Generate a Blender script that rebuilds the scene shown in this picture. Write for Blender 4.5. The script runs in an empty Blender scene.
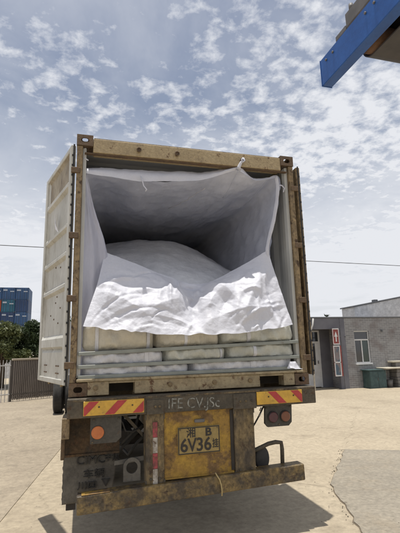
import bpy, bmesh, math, random
import numpy as np
from mathutils import Vector, Matrix, noise
random.seed(7); rng = np.random.default_rng(7)
scn = bpy.context.scene
COL = scn.collection
R = math.radians

# ------------------------------------------------------------------ camera
cam_d = bpy.data.cameras.new('camera'); cam = bpy.data.objects.new('camera', cam_d); COL.objects.link(cam)
yaw, pitch, roll = R(15.77), R(11.16), R(-1.5)
fw = Vector((math.sin(yaw)*math.cos(pitch), math.cos(yaw)*math.cos(pitch), math.sin(pitch)))
r0 = Vector((math.cos(yaw), -math.sin(yaw), 0)); u0 = r0.cross(fw)
rr = r0*math.cos(roll) + u0*math.sin(roll); uu = -r0*math.sin(roll) + u0*math.cos(roll)
CAM = Vector((-1.11, -4.105, 1.754))
cam.matrix_world = Matrix(((rr.x, uu.x, -fw.x, CAM.x), (rr.y, uu.y, -fw.y, CAM.y), (rr.z, uu.z, -fw.z, CAM.z), (0, 0, 0, 1)))
cam_d.sensor_fit = 'HORIZONTAL'; cam_d.sensor_width = 36; cam_d.lens = 417.5/400*36
cam_d.clip_start = 0.05; cam_d.clip_end = 3000
scn.camera = cam
scn.render.resolution_x = 768; scn.render.resolution_y = 1024

# ------------------------------------------------------------------ sun and sky (sun almost overhead)
SUN = Vector((-0.175, -0.13, 3.94)).normalized()
sd = bpy.data.lights.new('sun', 'SUN'); sd.energy = 4.3; sd.angle = R(0.53); sd.color = (1.0, 0.955, 0.88)
so = bpy.data.objects.new('sun', sd); COL.objects.link(so); so.location = (0, 0, 30)
so.rotation_euler = SUN.to_track_quat('Z', 'Y').to_euler()
W = bpy.data.worlds.new('World'); scn.world = W; W.use_nodes = True
nt = W.node_tree; N = nt.nodes; Lk = nt.links; N.clear()
out = N.new('ShaderNodeOutputWorld'); bg = N.new('ShaderNodeBackground'); bg.inputs['Strength'].default_value = 0.1
sky = N.new('ShaderNodeTexSky'); sky.sky_type = 'NISHITA'; sky.sun_disc = False
sky.sun_elevation = math.asin(SUN.z); sky.sun_rotation = math.atan2(SUN.x, SUN.y)
sky.air_density = 1.0; sky.dust_density = 2.5; sky.ozone_density = 1.0
tc = N.new('ShaderNodeTexCoord'); sep = N.new('ShaderNodeSeparateXYZ'); Lk.new(tc.outputs['Generated'], sep.inputs[0])
def wm(op, a, b=None, c=None):
    n = N.new('ShaderNodeMath'); n.operation = op
    for i, v in enumerate((a, b, c)):
        if v is None: continue
        if isinstance(v, (int, float)): n.inputs[i].default_value = v
        else: Lk.new(v, n.inputs[i])
    return n.outputs[0]
zc = wm('ADD', wm('MAXIMUM', sep.outputs[2], 0.0), 0.10)
px = wm('DIVIDE', sep.outputs[0], zc); py = wm('DIVIDE', sep.outputs[1], zc)
cmb = N.new('ShaderNodeCombineXYZ'); Lk.new(px, cmb.inputs[0]); Lk.new(py, cmb.inputs[1])
def wnoise(scale, detail, rough, off, dist=0.0):
    mp = N.new('ShaderNodeMapping'); mp.inputs['Location'].default_value = off; Lk.new(cmb.outputs[0], mp.inputs[0])
    n = N.new('ShaderNodeTexNoise'); n.inputs['Scale'].default_value = scale; n.inputs['Detail'].default_value = detail
    n.inputs['Roughness'].default_value = rough; n.inputs['Distortion'].default_value = dist
    Lk.new(mp.outputs[0], n.inputs['Vector']); return n.outputs['Fac']
def wramp(v, a, b):
    n = N.new('ShaderNodeMapRange'); n.inputs[1].default_value = a; n.inputs[2].default_value = b
    n.interpolation_type = 'SMOOTHSTEP'; Lk.new(v, n.inputs[0]); return n.outputs[0]
big = wnoise(0.55, 3, 0.5, (22.5, 16.4, 12.6)); small = wnoise(13.0, 7, 0.60, (1.7, 0.2, 0), 0.15); thin = wnoise(1.5, 6, 0.6, (9.3, 4.1, 0), 0.6)
puff = wramp(wm('ADD', small, wm('MULTIPLY', wm('SUBTRACT', big, 0.5), 1.45)), 0.36, 0.80)
veil = wm('ADD', wm('MULTIPLY', wramp(thin, 0.35, 0.75), 0.30), 0.15)
low = wramp(sep.outputs[2], 0.56, 0.18)                      # cloud veil thickens towards the horizon as seen through more air
mask = wm('MINIMUM', wm('ADD', wm('MAXIMUM', puff, veil), wm('MULTIPLY', low, 0.70)), 0.97)
mix = N.new('ShaderNodeMix'); mix.data_type = 'RGBA'; Lk.new(mask, mix.inputs[0]); Lk.new(sky.outputs[0], mix.inputs[6])
mix.inputs[7].default_value = (8.2, 8.35, 8.75, 1)
Lk.new(mix.outputs[2], bg.inputs['Color']); Lk.new(bg.outputs[0], out.inputs['Surface'])
vs = scn.view_settings; vs.view_transform = 'Standard'; vs.look = 'None'; vs.exposure = 0.0; vs.gamma = 1; vs.use_curve_mapping = False

# ------------------------------------------------------------------ materials
def pmat(name, col, col2=None, scale=2.0, lo=0.35, hi=0.65, rough=0.6, metal=0.0, bump=0.0, bscale=60, rust=0.0, rustcol=(0.082, 0.046, 0.026),
         rscale=7, stretch=(1, 1, 1), translucent=0.0, dirt=0.0, dirtcol=(0.06, 0.05, 0.04), spec=0.5, bdist=0.01, grain=0.0, gscale=30):
    m = bpy.data.materials.new(name); m.use_nodes = True; t = m.node_tree; n = t.nodes; l = t.links
    b = n['Principled BSDF']; b.inputs['Roughness'].default_value = rough; b.inputs['Metallic'].default_value = metal
    b.inputs['Specular IOR Level'].default_value = spec
    g = n.new('ShaderNodeNewGeometry')
    mp = n.new('ShaderNodeMapping'); mp.inputs['Scale'].default_value = stretch; l.new(g.outputs['Position'], mp.inputs[0])
    def noi(s, det=6, ro=0.6, off=0):
        q = n.new('ShaderNodeTexNoise'); q.inputs['Scale'].default_value = s; q.inputs['Detail'].default_value = det; q.inputs['Roughness'].default_value = ro
        if off:
            a = n.new('ShaderNodeVectorMath'); a.operation = 'ADD'; a.inputs[1].default_value = (off, off*1.7, off*.6); l.new(mp.outputs[0], a.inputs[0]); l.new(a.outputs[0], q.inputs['Vector'])
        else: l.new(mp.outputs[0], q.inputs['Vector'])
        return q.outputs['Fac']
    def rng_(v, a, b_):
        q = n.new('ShaderNodeMapRange'); q.inputs[1].default_value = a; q.inputs[2].default_value = b_; l.new(v, q.inputs[0]); return q.outputs[0]
    def mixc(f, a, b_):
        q = n.new('ShaderNodeMix'); q.data_type = 'RGBA'; l.new(f, q.inputs[0])
        for i, v in ((6, a), (7, b_)):
            if isinstance(v, tuple): q.inputs[i].default_value = (*v, 1)
            else: l.new(v, q.inputs[i])
        return q.outputs[2]
    c = col
    if col2: c = mixc(rng_(noi(scale), lo, hi), col, col2)
    if dirt > 0:
        f = rng_(noi(scale*1.7, 8, 0.7, 11), 0.75-dirt*0.4, 0.95-dirt*0.3); c = mixc(f, c, dirtcol)
    if rust > 0:
        th = 0.72-0.36*rust
        f = rng_(noi(rscale, 9, 0.68, 23), th, th+0.09); rc = mixc(rng_(noi(rscale*4, 4, 0.6, 3), 0.3, 0.7), rustcol, tuple(v*2.1 for v in rustcol))
        c = mixc(f, c, rc)
        q = n.new('ShaderNodeMix'); q.data_type = 'FLOAT'; l.new(f, q.inputs[0]); q.inputs[2].default_value = rough; q.inputs[3].default_value = 0.9
        l.new(q.outputs[0], b.inputs['Roughness'])
    if grain > 0:
        q = n.new('ShaderNodeMix'); q.data_type = 'RGBA'; q.blend_type = 'MULTIPLY'; q.inputs[0].default_value = 1
        if isinstance(c, tuple): q.inputs[6].default_value = (*c, 1)
        else: l.new(c, q.inputs[6])
        w = n.new('ShaderNodeMapRange'); w.inputs[1].default_value = .3; w.inputs[2].default_value = .7; w.inputs[3].default_value = 1-grain; w.inputs[4].default_value = 1+grain*.8; l.new(noi(gscale, 6, 0.72, 31), w.inputs[0])
        cc = n.new('ShaderNodeCombineColor'); [l.new(w.outputs[0], cc.inputs[i]) for i in range(3)]; l.new(cc.outputs[0], q.inputs[7]); c = q.outputs[2]
    if isinstance(c, tuple): b.inputs['Base Color'].default_value = (*c, 1)
    else: l.new(c, b.inputs['Base Color'])
    if bump > 0:
        q = n.new('ShaderNodeBump'); q.inputs['Strength'].default_value = bump; q.inputs['Distance'].default_value = bdist
        l.new(noi(bscale, 5, 0.6, 5), q.inputs['Height']); l.new(q.outputs[0], b.inputs['Normal'])
    if translucent > 0:
        tr = n.new('ShaderNodeBsdfTranslucent'); tr.inputs['Color'].default_value = (*col, 1)
        ms = n.new('ShaderNodeMixShader'); ms.inputs[0].default_value = translucent
        l.new(b.outputs[0], ms.inputs[1]); l.new(tr.outputs[0], ms.inputs[2]); l.new(ms.outputs[0], n['Material Output'].inputs['Surface'])
    return m

M = {}
M['ground'] = pmat('yard concrete', (0.43, 0.365, 0.265), (0.335, 0.28, 0.20), 0.45, 0.3, 0.72, 0.9, bump=0.7, bscale=26, dirt=0.5, dirtcol=(0.245, 0.20, 0.14), bdist=0.006, grain=.24, gscale=14)
M['ground2'] = pmat('worn slab concrete', (0.36, 0.305, 0.225), (0.275, 0.23, 0.17), 0.8, 0.3, 0.7, 0.9, bump=0.7, bscale=26, dirt=0.55, dirtcol=(0.19, 0.16, 0.12), bdist=0.006, grain=.26, gscale=14)
M['patch'] = pmat('grey patch concrete', (0.31, 0.275, 0.215), (0.23, 0.205, 0.163), 1.2, 0.3, 0.7, 0.92, bump=0.8, bscale=50, dirt=0.6, dirtcol=(0.28, 0.235, 0.17), bdist=0.006, grain=.3, gscale=20)
M['joint'] = pmat('joint grit', (0.12, 0.095, 0.07), (0.20, 0.16, 0.11), 9, rough=0.95)
M['crumb'] = pmat('broken concrete', (0.30, 0.26, 0.20), (0.15, 0.13, 0.10), 20, rough=0.95, bump=0.6)
M['tan'] = pmat('tan container paint', (0.39, 0.305, 0.175), (0.32, 0.245, 0.135), 3.5, rough=0.6, rust=0.38, rscale=17, dirt=0.45, dirtcol=(.14, .10, .06), bump=0.3, bscale=50, grain=.25, gscale=45)
M['tanpost'] = pmat('rusty post paint', (0.27, 0.195, 0.10), (0.17, 0.12, 0.065), 11, 0.35, 0.65, rough=0.65, rust=0.50, rscale=17, rustcol=(0.045, 0.028, 0.018), stretch=(1, 1, .7), dirt=0.5, dirtcol=(.035, .028, .022), bump=0.4, bscale=45, grain=.5, gscale=40)
M['sill'] = pmat('pale sill paint', (0.36, 0.295, 0.18), (0.28, 0.22, 0.13), 5, rough=0.65, rust=0.44, rscale=12, dirt=0.5, bump=0.3, bscale=40, grain=.25)
M['casting'] = pmat('cast corner paint', (0.15, 0.10, 0.055), (0.10, 0.065, 0.04), 6, rough=0.75, rust=0.5, rscale=16, bump=0.4, bscale=50, grain=.35)
M['inside'] = pmat('grey inner paint', (0.52, 0.52, 0.49), (0.42, 0.42, 0.39), 2, rough=0.6, dirt=0.35, dirtcol=(0.22, 0.2, 0.17), bump=0.1)
M['doorwhite'] = pmat('door inner paint', (0.53, 0.52, 0.475), (0.42, 0.41, 0.36), 3.2, rough=0.5, dirt=0.55, dirtcol=(0.25, 0.22, 0.165), rust=0.16, rscale=14, stretch=(1, 1, .4), bump=0.1, grain=.14)
M['doorstain'] = pmat('stained door panel', (0.42, 0.37, 0.28), (0.22, 0.18, 0.13), 5, 0.35, 0.6, 0.7, dirt=0.5, rust=0.35, stretch=(1, 1, .4), bump=0.1)
M['rubber'] = pmat('black rubber', (0.022, 0.022, 0.022), (0.05, 0.047, 0.043), 8, rough=0.75, bump=0.2)
M['ply'] = pmat('plywood floor', (0.16, 0.10, 0.055), (0.11, 0.07, 0.04), 4, rough=0.8)
M['liner'] = pmat('woven liner', (0.80, 0.81, 0.875), (0.73, 0.74, 0.81), 5, rough=0.5, translucent=0.25, bump=0.6, bscale=42, bdist=0.006, grain=.05, gscale=60)
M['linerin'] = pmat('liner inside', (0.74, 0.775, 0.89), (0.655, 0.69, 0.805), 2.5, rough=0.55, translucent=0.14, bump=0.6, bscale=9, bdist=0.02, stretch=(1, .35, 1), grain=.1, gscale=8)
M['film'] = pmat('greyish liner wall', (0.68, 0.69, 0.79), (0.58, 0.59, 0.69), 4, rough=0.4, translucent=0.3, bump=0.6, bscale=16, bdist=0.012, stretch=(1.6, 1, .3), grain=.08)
M['cargo'] = pmat('bulk cargo sheet', (0.70, 0.705, 0.73), (0.60, 0.605, 0.63), 3, rough=0.7, bump=0.8, bscale=9, bdist=0.025, grain=.12, gscale=14)
M['sackA'] = pmat('cream sack', (0.60, 0.56, 0.455), (0.49, 0.455, 0.365), 5, rough=0.45, bump=0.9, bscale=11, bdist=0.02, dirt=0.3, dirtcol=(0.36, 0.33, 0.27), grain=.1, gscale=12)
M['sackB'] = pmat('pale green grey sack', (0.56, 0.565, 0.50), (0.47, 0.475, 0.415), 5, rough=0.45, bump=0.9, bscale=11, bdist=0.02, dirt=0.3, dirtcol=(0.36, 0.33, 0.27), grain=.1, gscale=12)
M['sackC'] = pmat('white sack', (0.66, 0.665, 0.69), (0.56, 0.565, 0.59), 5, rough=0.45, bump=0.9, bscale=11, bdist=0.02, dirt=0.3, dirtcol=(0.36, 0.33, 0.27), grain=.1, gscale=12)
M['bar'] = pmat('grey green bar paint', (0.30, 0.32, 0.29), (0.22, 0.235, 0.21), 5, rough=0.5, rust=0.2, rscale=14, bump=0.1)
M['frame'] = pmat('dirty trailer steel', (0.068, 0.058, 0.042), (0.105, 0.085, 0.058), 6, rough=0.75, rust=0.40, rscale=12, rustcol=(0.055, 0.034, 0.02), bump=0.5, bscale=40, grain=.4)
M['frame2'] = pmat('rusty upright steel', (0.20, 0.145, 0.07), (0.07, 0.056, 0.04), 8, 0.38, 0.6, rough=0.75, rust=0.5, rscale=13, rustcol=(0.05, 0.033, 0.02), bump=0.7, bscale=45, grain=.55, stretch=(1, 1, .6))
M['bumper'] = pmat('ochre bumper paint', (0.24, 0.165, 0.06), (0.065, 0.05, 0.033), 7, 0.38, 0.6, rough=0.5, rust=0.5, rscale=11, rustcol=(0.05, 0.034, 0.022), bump=0.7, bscale=35, grain=.6)
M['yellow'] = pmat('yellow rusty panel', (0.44, 0.27, 0.035), (0.27, 0.155, 0.035), 5, rough=0.65, rust=0.72, rscale=5, rustcol=(0.115, 0.07, 0.03), bump=0.5, bscale=40, dirt=0.35, grain=.35)
M['fender'] = pmat('rusty mudguard', (0.12, 0.075, 0.038), (0.06, 0.047, 0.034), 7, 0.35, 0.65, rough=0.85, rust=0.48, rscale=12, bump=0.5, grain=.5)
M['mudflap'] = pmat('dusty mudflap', (0.15, 0.135, 0.11), (0.10, 0.09, 0.074), 6, rough=0.85, bump=0.4, bscale=40, dirt=0.3, grain=.3)
M['dark'] = pmat('underbody grime', (0.03, 0.028, 0.025), (0.05, 0.042, 0.035), 6, rough=0.9, bump=0.3)
M['lampplate'] = pmat('lamp bracket', (0.075, 0.068, 0.055), (0.055, 0.05, 0.04), 6, rough=0.7, bump=0.2, rust=0.25, grain=.35)
M['orange'] = pmat('orange reflector', (0.55, 0.17, 0.05), (0.45, 0.13, 0.04), 20, rough=0.3)
M['redlens'] = pmat('dull red lens', (0.10, 0.035, 0.04), (0.07, 0.03, 0.035), 20, rough=0.3)
M['amberlens'] = pmat('dull amber lens', (0.20, 0.075, 0.04), (0.15, 0.06, 0.035), 20, rough=0.3)
M['chevyel'] = pmat('yellow reflective sheet', (0.70, 0.42, 0.055), (0.55, 0.32, 0.05), 8, rough=0.4, rust=0.3, rscale=20, rustcol=(0.13, .08, .04), grain=.15)
M['chevred'] = pmat('red reflective sheet', (0.48, 0.045, 0.045), (0.36, 0.04, 0.04), 8, rough=0.4, rust=0.28, rscale=20, rustcol=(0.1, .05, .03), grain=.15)
M['tapered'] = pmat('red tape', (0.33, 0.05, 0.06), (0.15, 0.045, 0.045), 18, .4, .6, rough=0.5, rust=0.4, rscale=24, grain=.3)
M['tapewhite'] = pmat('white tape', (0.46, 0.43, 0.38), (0.24, 0.21, 0.175), 18, 0.4, .6, rough=0.5, rust=0.4, rscale=24, grain=.3)
M['plate'] = pmat('yellow number plate', (0.33, 0.24, 0.085), (0.25, 0.18, 0.065), 9, rough=0.6, rust=0.25, rscale=18, rustcol=(0.12, .08, .04), grain=.25)
M['plateink'] = pmat('plate lettering', (0.035, 0.03, 0.025), rough=0.7)
M['chalk'] = pmat('chalk', (0.36, 0.36, 0.32), (0.085, 0.08, 0.065), 26, 0.36, 0.60, rough=0.95)
M['embossed'] = pmat('worn lettering', (0.03, 0.028, 0.025), (0.06, 0.055, 0.048), 25, 0.4, 0.6, rough=0.85)
M['ring'] = pmat('grey steel eye', (0.13, 0.12, 0.10), (0.085, 0.078, 0.066), 6, rough=0.6, rust=0.3, grain=.35)
M['rope'] = pmat('straw rope', (0.42, 0.33, 0.16), rough=0.9)
M['blue'] = pmat('blue paint', (0.018, 0.10, 0.36), (0.014, 0.075, 0.28), 5, rough=0.4, dirt=0.3, dirtcol=(0.03, 0.05, 0.11), bump=0.1, rust=.12, rscale=9, grain=.12)
M['belt'] = pmat('conveyor belt', (0.055, 0.052, 0.055), (0.08, 0.074, 0.074), 6, rough=0.7, bump=0.2)
M['pulley'] = pmat('rusty pulley', (0.20, 0.11, 0.06), (0.12, 0.07, 0.045), 12, rough=0.8, rust=0.4, bump=0.3)
M['greysteel'] = pmat('grey steel', (0.16, 0.15, 0.145), (0.11, 0.105, 0.10), 8, rough=0.6, rust=0.15)
M['fence'] = pmat('brown grey sheet', (0.235, 0.205, 0.18), (0.185, 0.16, 0.14), 3, rough=0.7, stretch=(1, 1, .3), dirt=0.3, grain=.2)
M['fencedark'] = pmat('fence backing', (0.12, 0.105, 0.092), (0.09, 0.08, 0.07), 3, rough=0.8)
M['cap'] = pmat('pale fence cap', (0.50, 0.43, 0.33), (0.42, 0.36, 0.28), 3, rough=0.8)
M['galv'] = pmat('pale rod paint', (0.55, 0.54, 0.52), (0.40, 0.39, 0.37), 6, rough=0.5)
M['bark'] = pmat('bark', (0.09, 0.065, 0.045), (0.06, 0.045, 0.03), 8, rough=0.9, bump=0.6)
def leafmat(name, c, c2):
    m = pmat(name, c, c2, 1.3, 0.35, 0.65, rough=0.55, translucent=0.25); return m
M['leafA'] = leafmat('leaf mid green', (0.075, 0.115, 0.028), (0.045, 0.075, 0.022))
M['leafB'] = leafmat('leaf dark green', (0.055, 0.08, 0.03), (0.035, 0.056, 0.022))
M['leafC'] = leafmat('leaf olive', (0.115, 0.13, 0.045), (0.075, 0.095, 0.033))
for k, c in dict(navy=(0.022, 0.055, 0.145), blue2=(0.03, 0.085, 0.20), teal=(0.02, 0.12, 0.19), violet=(0.07, 0.095, 0.25), red=(0.38, 0.07, 0.03)).items():
    M['c_'+k] = pmat('stack paint '+k, c, tuple(v*.75 for v in c), .7, rough=0.6, dirt=0.25)
M['c_mark'] = pmat('stack marking', (0.36, 0.40, 0.46), rough=0.6)
M['c_dark'] = pmat('stack lock rods', (0.05, 0.07, 0.12), rough=0.6)
M['white'] = pmat('white frame', (0.66, 0.66, 0.66), (0.55, 0.55, 0.54), 4, rough=0.5)
M['glass'] = pmat('window glass', (0.03, 0.035, 0.04), (0.05, 0.05, 0.055), 1.5, rough=0.08, spec=0.8)
M['glassgreen'] = pmat('tinted window glass', (0.025, 0.05, 0.045), (0.04, 0.06, 0.055), 1.5, rough=0.1, spec=0.7)
M['render'] = pmat('grey violet render', (0.17, 0.17, 0.19), (0.13, 0.13, 0.15), 2, rough=0.9, dirt=0.3, bump=0.2)
M['whitewall'] = pmat('rough white wall', (0.60, 0.61, 0.63), (0.46, 0.47, 0.49), 3.5, rough=0.9, dirt=0.3, dirtcol=(.34, .345, .36), bump=0.5, bscale=12, bdist=.03, grain=.2, gscale=8)
M['roofdark'] = pmat('roof edge', (0.10, 0.105, 0.115), (0.14, 0.145, 0.155), 3, rough=0.8)
M['signred'] = pmat('sign red', (0.27, 0.05, 0.042), (0.20, 0.045, 0.04), 5, rough=0.5, grain=.2, gscale=10)
M['poster'] = pmat('bluish poster', (0.07, 0.11, 0.15), (0.20, 0.17, 0.17), 6, 0.45, 0.55, rough=0.5)
M['green'] = pmat('green paint', (0.06, 0.105, 0.105), (0.04, 0.075, 0.078), 4, rough=0.7, dirt=0.4, rust=.2, grain=.3, gscale=10)
M['slab'] = pmat('pale stone slab', (0.50, 0.46, 0.37), (0.40, 0.37, 0.30), 5, rough=0.85, bump=.3)
M['pier'] = pmat('stone pier', (0.23, 0.22, 0.21), (0.15, 0.145, 0.14), 6, rough=0.9, bump=.6)
M['wire'] = pmat('cable', (0.03, 0.03, 0.032), rough=0.7)
M['pole'] = pmat('concrete pole', (0.35, 0.34, 0.32), rough=0.9)
M['cabpaint'] = pmat('cab paint', (0.55, 0.56, 0.57), (0.48, 0.49, 0.50), 3, rough=0.4, dirt=.2)
M['rim'] = pmat('wheel rim', (0.20, 0.18, 0.16), (0.12, 0.11, 0.10), 8, rough=0.7, rust=0.3)
M['plant'] = pmat('roof plant', (0.06, 0.075, 0.05), rough=0.8)

def brickmat():
    m = bpy.data.materials.new('grey brick wall'); m.use_nodes = True; t = m.node_tree; n = t.nodes; l = t.links; b = n['Principled BSDF']
    g = n.new('ShaderNodeNewGeometry'); s = n.new('ShaderNodeSeparateXYZ'); l.new(g.outputs['Position'], s.inputs[0])
    a = n.new('ShaderNodeMath'); a.operation = 'ADD'; l.new(s.outputs[0], a.inputs[0]); l.new(s.outputs[1], a.inputs[1])
    c = n.new('ShaderNodeCombineXYZ'); l.new(a.outputs[0], c.inputs[0]); l.new(s.outputs[2], c.inputs[1])
    k = n.new('ShaderNodeTexBrick'); l.new(c.outputs[0], k.inputs['Vector']); k.inputs['Scale'].default_value = 1
    k.inputs['Brick Width'].default_value = 0.24; k.inputs['Row Height'].default_value = 0.078; k.inputs['Mortar Size'].default_value = 0.010; k.inputs['Mortar Smooth'].default_value = .3
    k.inputs['Color1'].default_value = (0.27, 0.265, 0.265, 1); k.inputs['Color2'].default_value = (0.20, 0.197, 0.20, 1); k.inputs['Mortar'].default_value = (0.36, 0.36, 0.355, 1)
    q = n.new('ShaderNodeTexNoise'); q.inputs['Scale'].default_value = 1.6; q.inputs['Detail'].default_value = 7; l.new(g.outputs['Position'], q.inputs['Vector'])
    r = n.new('ShaderNodeMapRange'); r.inputs[1].default_value = .52; r.inputs[2].default_value = .75; l.new(q.outputs['Fac'], r.inputs[0])
    x = n.new('ShaderNodeMix'); x.data_type = 'RGBA'; l.new(r.outputs[0], x.inputs[0]); l.new(k.outputs['Color'], x.inputs[6]); x.inputs[7].default_value = (0.17, 0.145, 0.14, 1)
    l.new(x.outputs[2], b.inputs['Base Color']); b.inputs['Roughness'].default_value = .9
    u = n.new('ShaderNodeBump'); u.invert = True; u.inputs['Strength'].default_value = .7; u.inputs['Distance'].default_value = .012; l.new(k.outputs['Fac'], u.inputs['Height']); l.new(u.outputs[0], b.inputs['Normal'])
    return m
M['brick'] = brickmat()

# ------------------------------------------------------------------ mesh helpers
ABS = {}
def link(name, me, mats, parent=None, center=None):
    o = bpy.data.objects.new(name, me); COL.objects.link(o)
    for m in (mats if isinstance(mats, (list, tuple)) else [mats]):
        if m is not None and len(me.materials) < len(mats if isinstance(mats, (list, tuple)) else [mats]): me.materials.append(M[m])
    c = Vector(center) if center is not None else Vector((0, 0, 0))
    ABS[o] = c.copy()
    if parent is not None: o.parent = parent; o.location = c-ABS[parent]
    else: o.location = c
    return o
def obj(name, verts, faces, mat, parent=None, smooth=False, mi=None):
    V = np.array(verts, float); c = (V.min(0)+V.max(0))/2
    me = bpy.data.meshes.new(name); me.from_pydata([tuple(v) for v in (V-c)], [], [tuple(f) for f in faces])
    if mi is not None: me.polygons.foreach_set('material_index', mi)
    if smooth: me.polygons.foreach_set('use_smooth', [True]*len(me.polygons))
    me.update()
    return link(name, me, mat, parent, c)
def tag(o, label, cat=None, group=None, kind=None):
    if label: o['label'] = label
    if cat: o['category'] = cat
    if group: o['group'] = group
    if kind: o['kind'] = kind
    return o
def thing(name, label, cat, loc, group=None):
    o = bpy.data.objects.new(name, None); COL.objects.link(o); o.location = loc; o.empty_display_size = .1
    ABS[o] = Vector(loc); return tag(o, label, cat, group)
class MB:
    def __init__(s): s.v = []; s.f = []; s.m = []
    def add(s, v, f, m=0):
        k = len(s.v); s.v += [tuple(x) for x in v]; s.f += [tuple(i+k for i in q) for q in f]; s.m += [m]*len(f); return s
    def box(s, x0, x1, y0, y1, z0, z1, ch=0.004, m=0, mat4=None):
        ch = min(ch, abs(x1-x0)*.3, abs(y1-y0)*.3, abs(z1-z0)*.3)
        bm = bmesh.new(); bmesh.ops.create_cube(bm, size=1)
        for v in bm.verts: v.co = Vector(((x0+x1)/2+v.co.x*(x1-x0), (y0+y1)/2+v.co.y*(y1-y0), (z0+z1)/2+v.co.z*(z1-z0)))
        if ch > 0: bmesh.ops.bevel(bm, geom=bm.edges[:], offset=ch, segments=1, affect='EDGES')
        bm.verts.index_update()
        vs_ = [(mat4 @ v.co) if mat4 is not None else v.co.copy() for v in bm.verts]
        s.add(vs_, [[v.index for v in f.verts] for f in bm.faces], m); bm.free(); return s
    def tube(s, pts, r, n=8, m=0, caps=True, radii=None):
        pts = [Vector(p) for p in pts]; rings = []
        for i, p in enumerate(pts):
            d = (pts[min(i+1, len(pts)-1)]-pts[max(i-1, 0)]).normalized()
            a = d.cross(Vector((0, 0, 1))) if i == 0 else a-d*a.dot(d)     # carry the frame along so that bends do not pinch
            if a.length < 1e-3: a = d.cross(Vector((1, 0, 0)))
            a.normalize(); b = d.cross(a); q = radii[i] if radii else r
            rings.append([p+a*math.cos(2*math.pi*k/n)*q+b*math.sin(2*math.pi*k/n)*q for k in range(n)])
        v = [x for g in rings for x in g]; f = []
        for i in range(len(pts)-1):
            for k in range(n): f.append((i*n+k, i*n+(k+1) % n, (i+1)*n+(k+1) % n, (i+1)*n+k))
        if caps: f.append(tuple(range(n))[::-1]); f.append(tuple(range((len(pts)-1)*n, len(pts)*n)))
        return s.add(v, f, m)
    def build(s, name, mat, parent=None, smooth=False): return obj(name, s.v, s.f, mat, parent, smooth, s.m if isinstance(mat, (list, tuple)) else None)
def box(name, x0, x1, y0, y1, z0, z1, mat, parent=None, ch=0.004, mat4=None): return MB().box(x0, x1, y0, y1, z0, z1, ch, 0, mat4).build(name, mat, parent)
def tube(name, pts, r, mat, parent=None, n=8, radii=None): return MB().tube(pts, r, n, 0, True, radii).build(name, mat, parent, True)
def disc(name, c, axis, r, h, mat, parent=None, n=24, ch=0.004):   # short bevelled cylinder
    c = Vector(c); a = Vector(axis).normalized()
    return MB().tube([c, c+a*ch, c+a*(h-ch), c+a*h], r, n, 0, True, [r-ch, r, r, r-ch]).build(name, mat, parent)
def prism(name, poly, y0, y1, mat, parent=None, axis='y', mb=None):  # polygon (a,b) extruded along an axis
    n = len(poly)
    P = (lambda a, b, t: (a, t, b)) if axis == 'y' else ((lambda a, b, t: (t, a, b)) if axis == 'x' else (lambda a, b, t: (a, b, t)))
    v = [P(a, b, y0) for a, b in poly]+[P(a, b, y1) for a, b in poly]
    f = [tuple(range(n)), tuple(range(2*n-1, n-1, -1))]+[(i, i+n, (i+1) % n+n, (i+1) % n) for i in range(n)]
    bm = bmesh.new(); vv = [bm.verts.new(x) for x in v]
    for q in f: bm.faces.new([vv[i] for i in q])
    bmesh.ops.recalc_face_normals(bm, faces=bm.faces[:]); bm.verts.index_update()
    f = [[x.index for x in q.verts] for q in bm.faces]; bm.free()
    return obj(name, v, f, mat, parent)
def cr(P, t):                                                   # Catmull-Rom through the points P at t in 0..1
    P = np.asarray(P, float); n = len(P)-1; x = np.clip(np.asarray(t)*n, 0, n-1e-9); i = x.astype(int); u = (x-i)[:, None]
    g = lambda k: P[np.clip(k, 0, n)]
    a, b, c, d = g(i-1), g(i), g(i+1), g(i+2)
    a = np.where((i == 0)[:, None], 2*b-c, a); d = np.where((i == n-1)[:, None], 2*c-b, d)
    return .5*(2*b+(c-a)*u+(2*a-5*b+4*c-d)*u**2+(3*b-a-3*c+d)*u**3)
def loft(rows, nu, nv):
    rows = [np.asarray(r, float) for r in rows]
    A = np.array([cr(r, np.linspace(0, 1, nu)) for r in rows])   # rows x nu x 3
    out_ = np.zeros((nv, nu, 3)); tv = np.linspace(0, 1, nv)
    for j in range(nu): out_[:, j] = cr(A[:, j], tv)
    return out_
def gridobj(name, G, mat, parent=None):
    nv, nu = G.shape[:2]; f = [(j*nu+i, j*nu+i+1, (j+1)*nu+i+1, (j+1)*nu+i) for j in range(nv-1) for i in range(nu-1)]
    return obj(name, G.reshape(-1, 3), f, mat, parent, True)
def gnorm(G):
    du = np.gradient(G, axis=1); dv = np.gradient(G, axis=0); n = np.cross(du, dv); return n/(np.linalg.norm(n, axis=2, keepdims=True)+1e-9)
def wrinkle(G, amp, sc, off=0, ridged=False, stretch=(1, 1, 1)):
    n = gnorm(G); D = np.zeros(G.shape[:2])
    for j in range(G.shape[0]):
        for i in range(G.shape[1]):
            q = Vector(G[j, i])*sc+Vector((off, off*.3, -off)); q = Vector((q.x*stretch[0], q.y*stretch[1], q.z*stretch[2]))
            h = noise.fractal(q, 1.0, 2.1, 4)
            D[j, i] = (1-2*abs(h))*.6 if ridged else h
    return G+n*(D*amp)[:, :, None]
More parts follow.
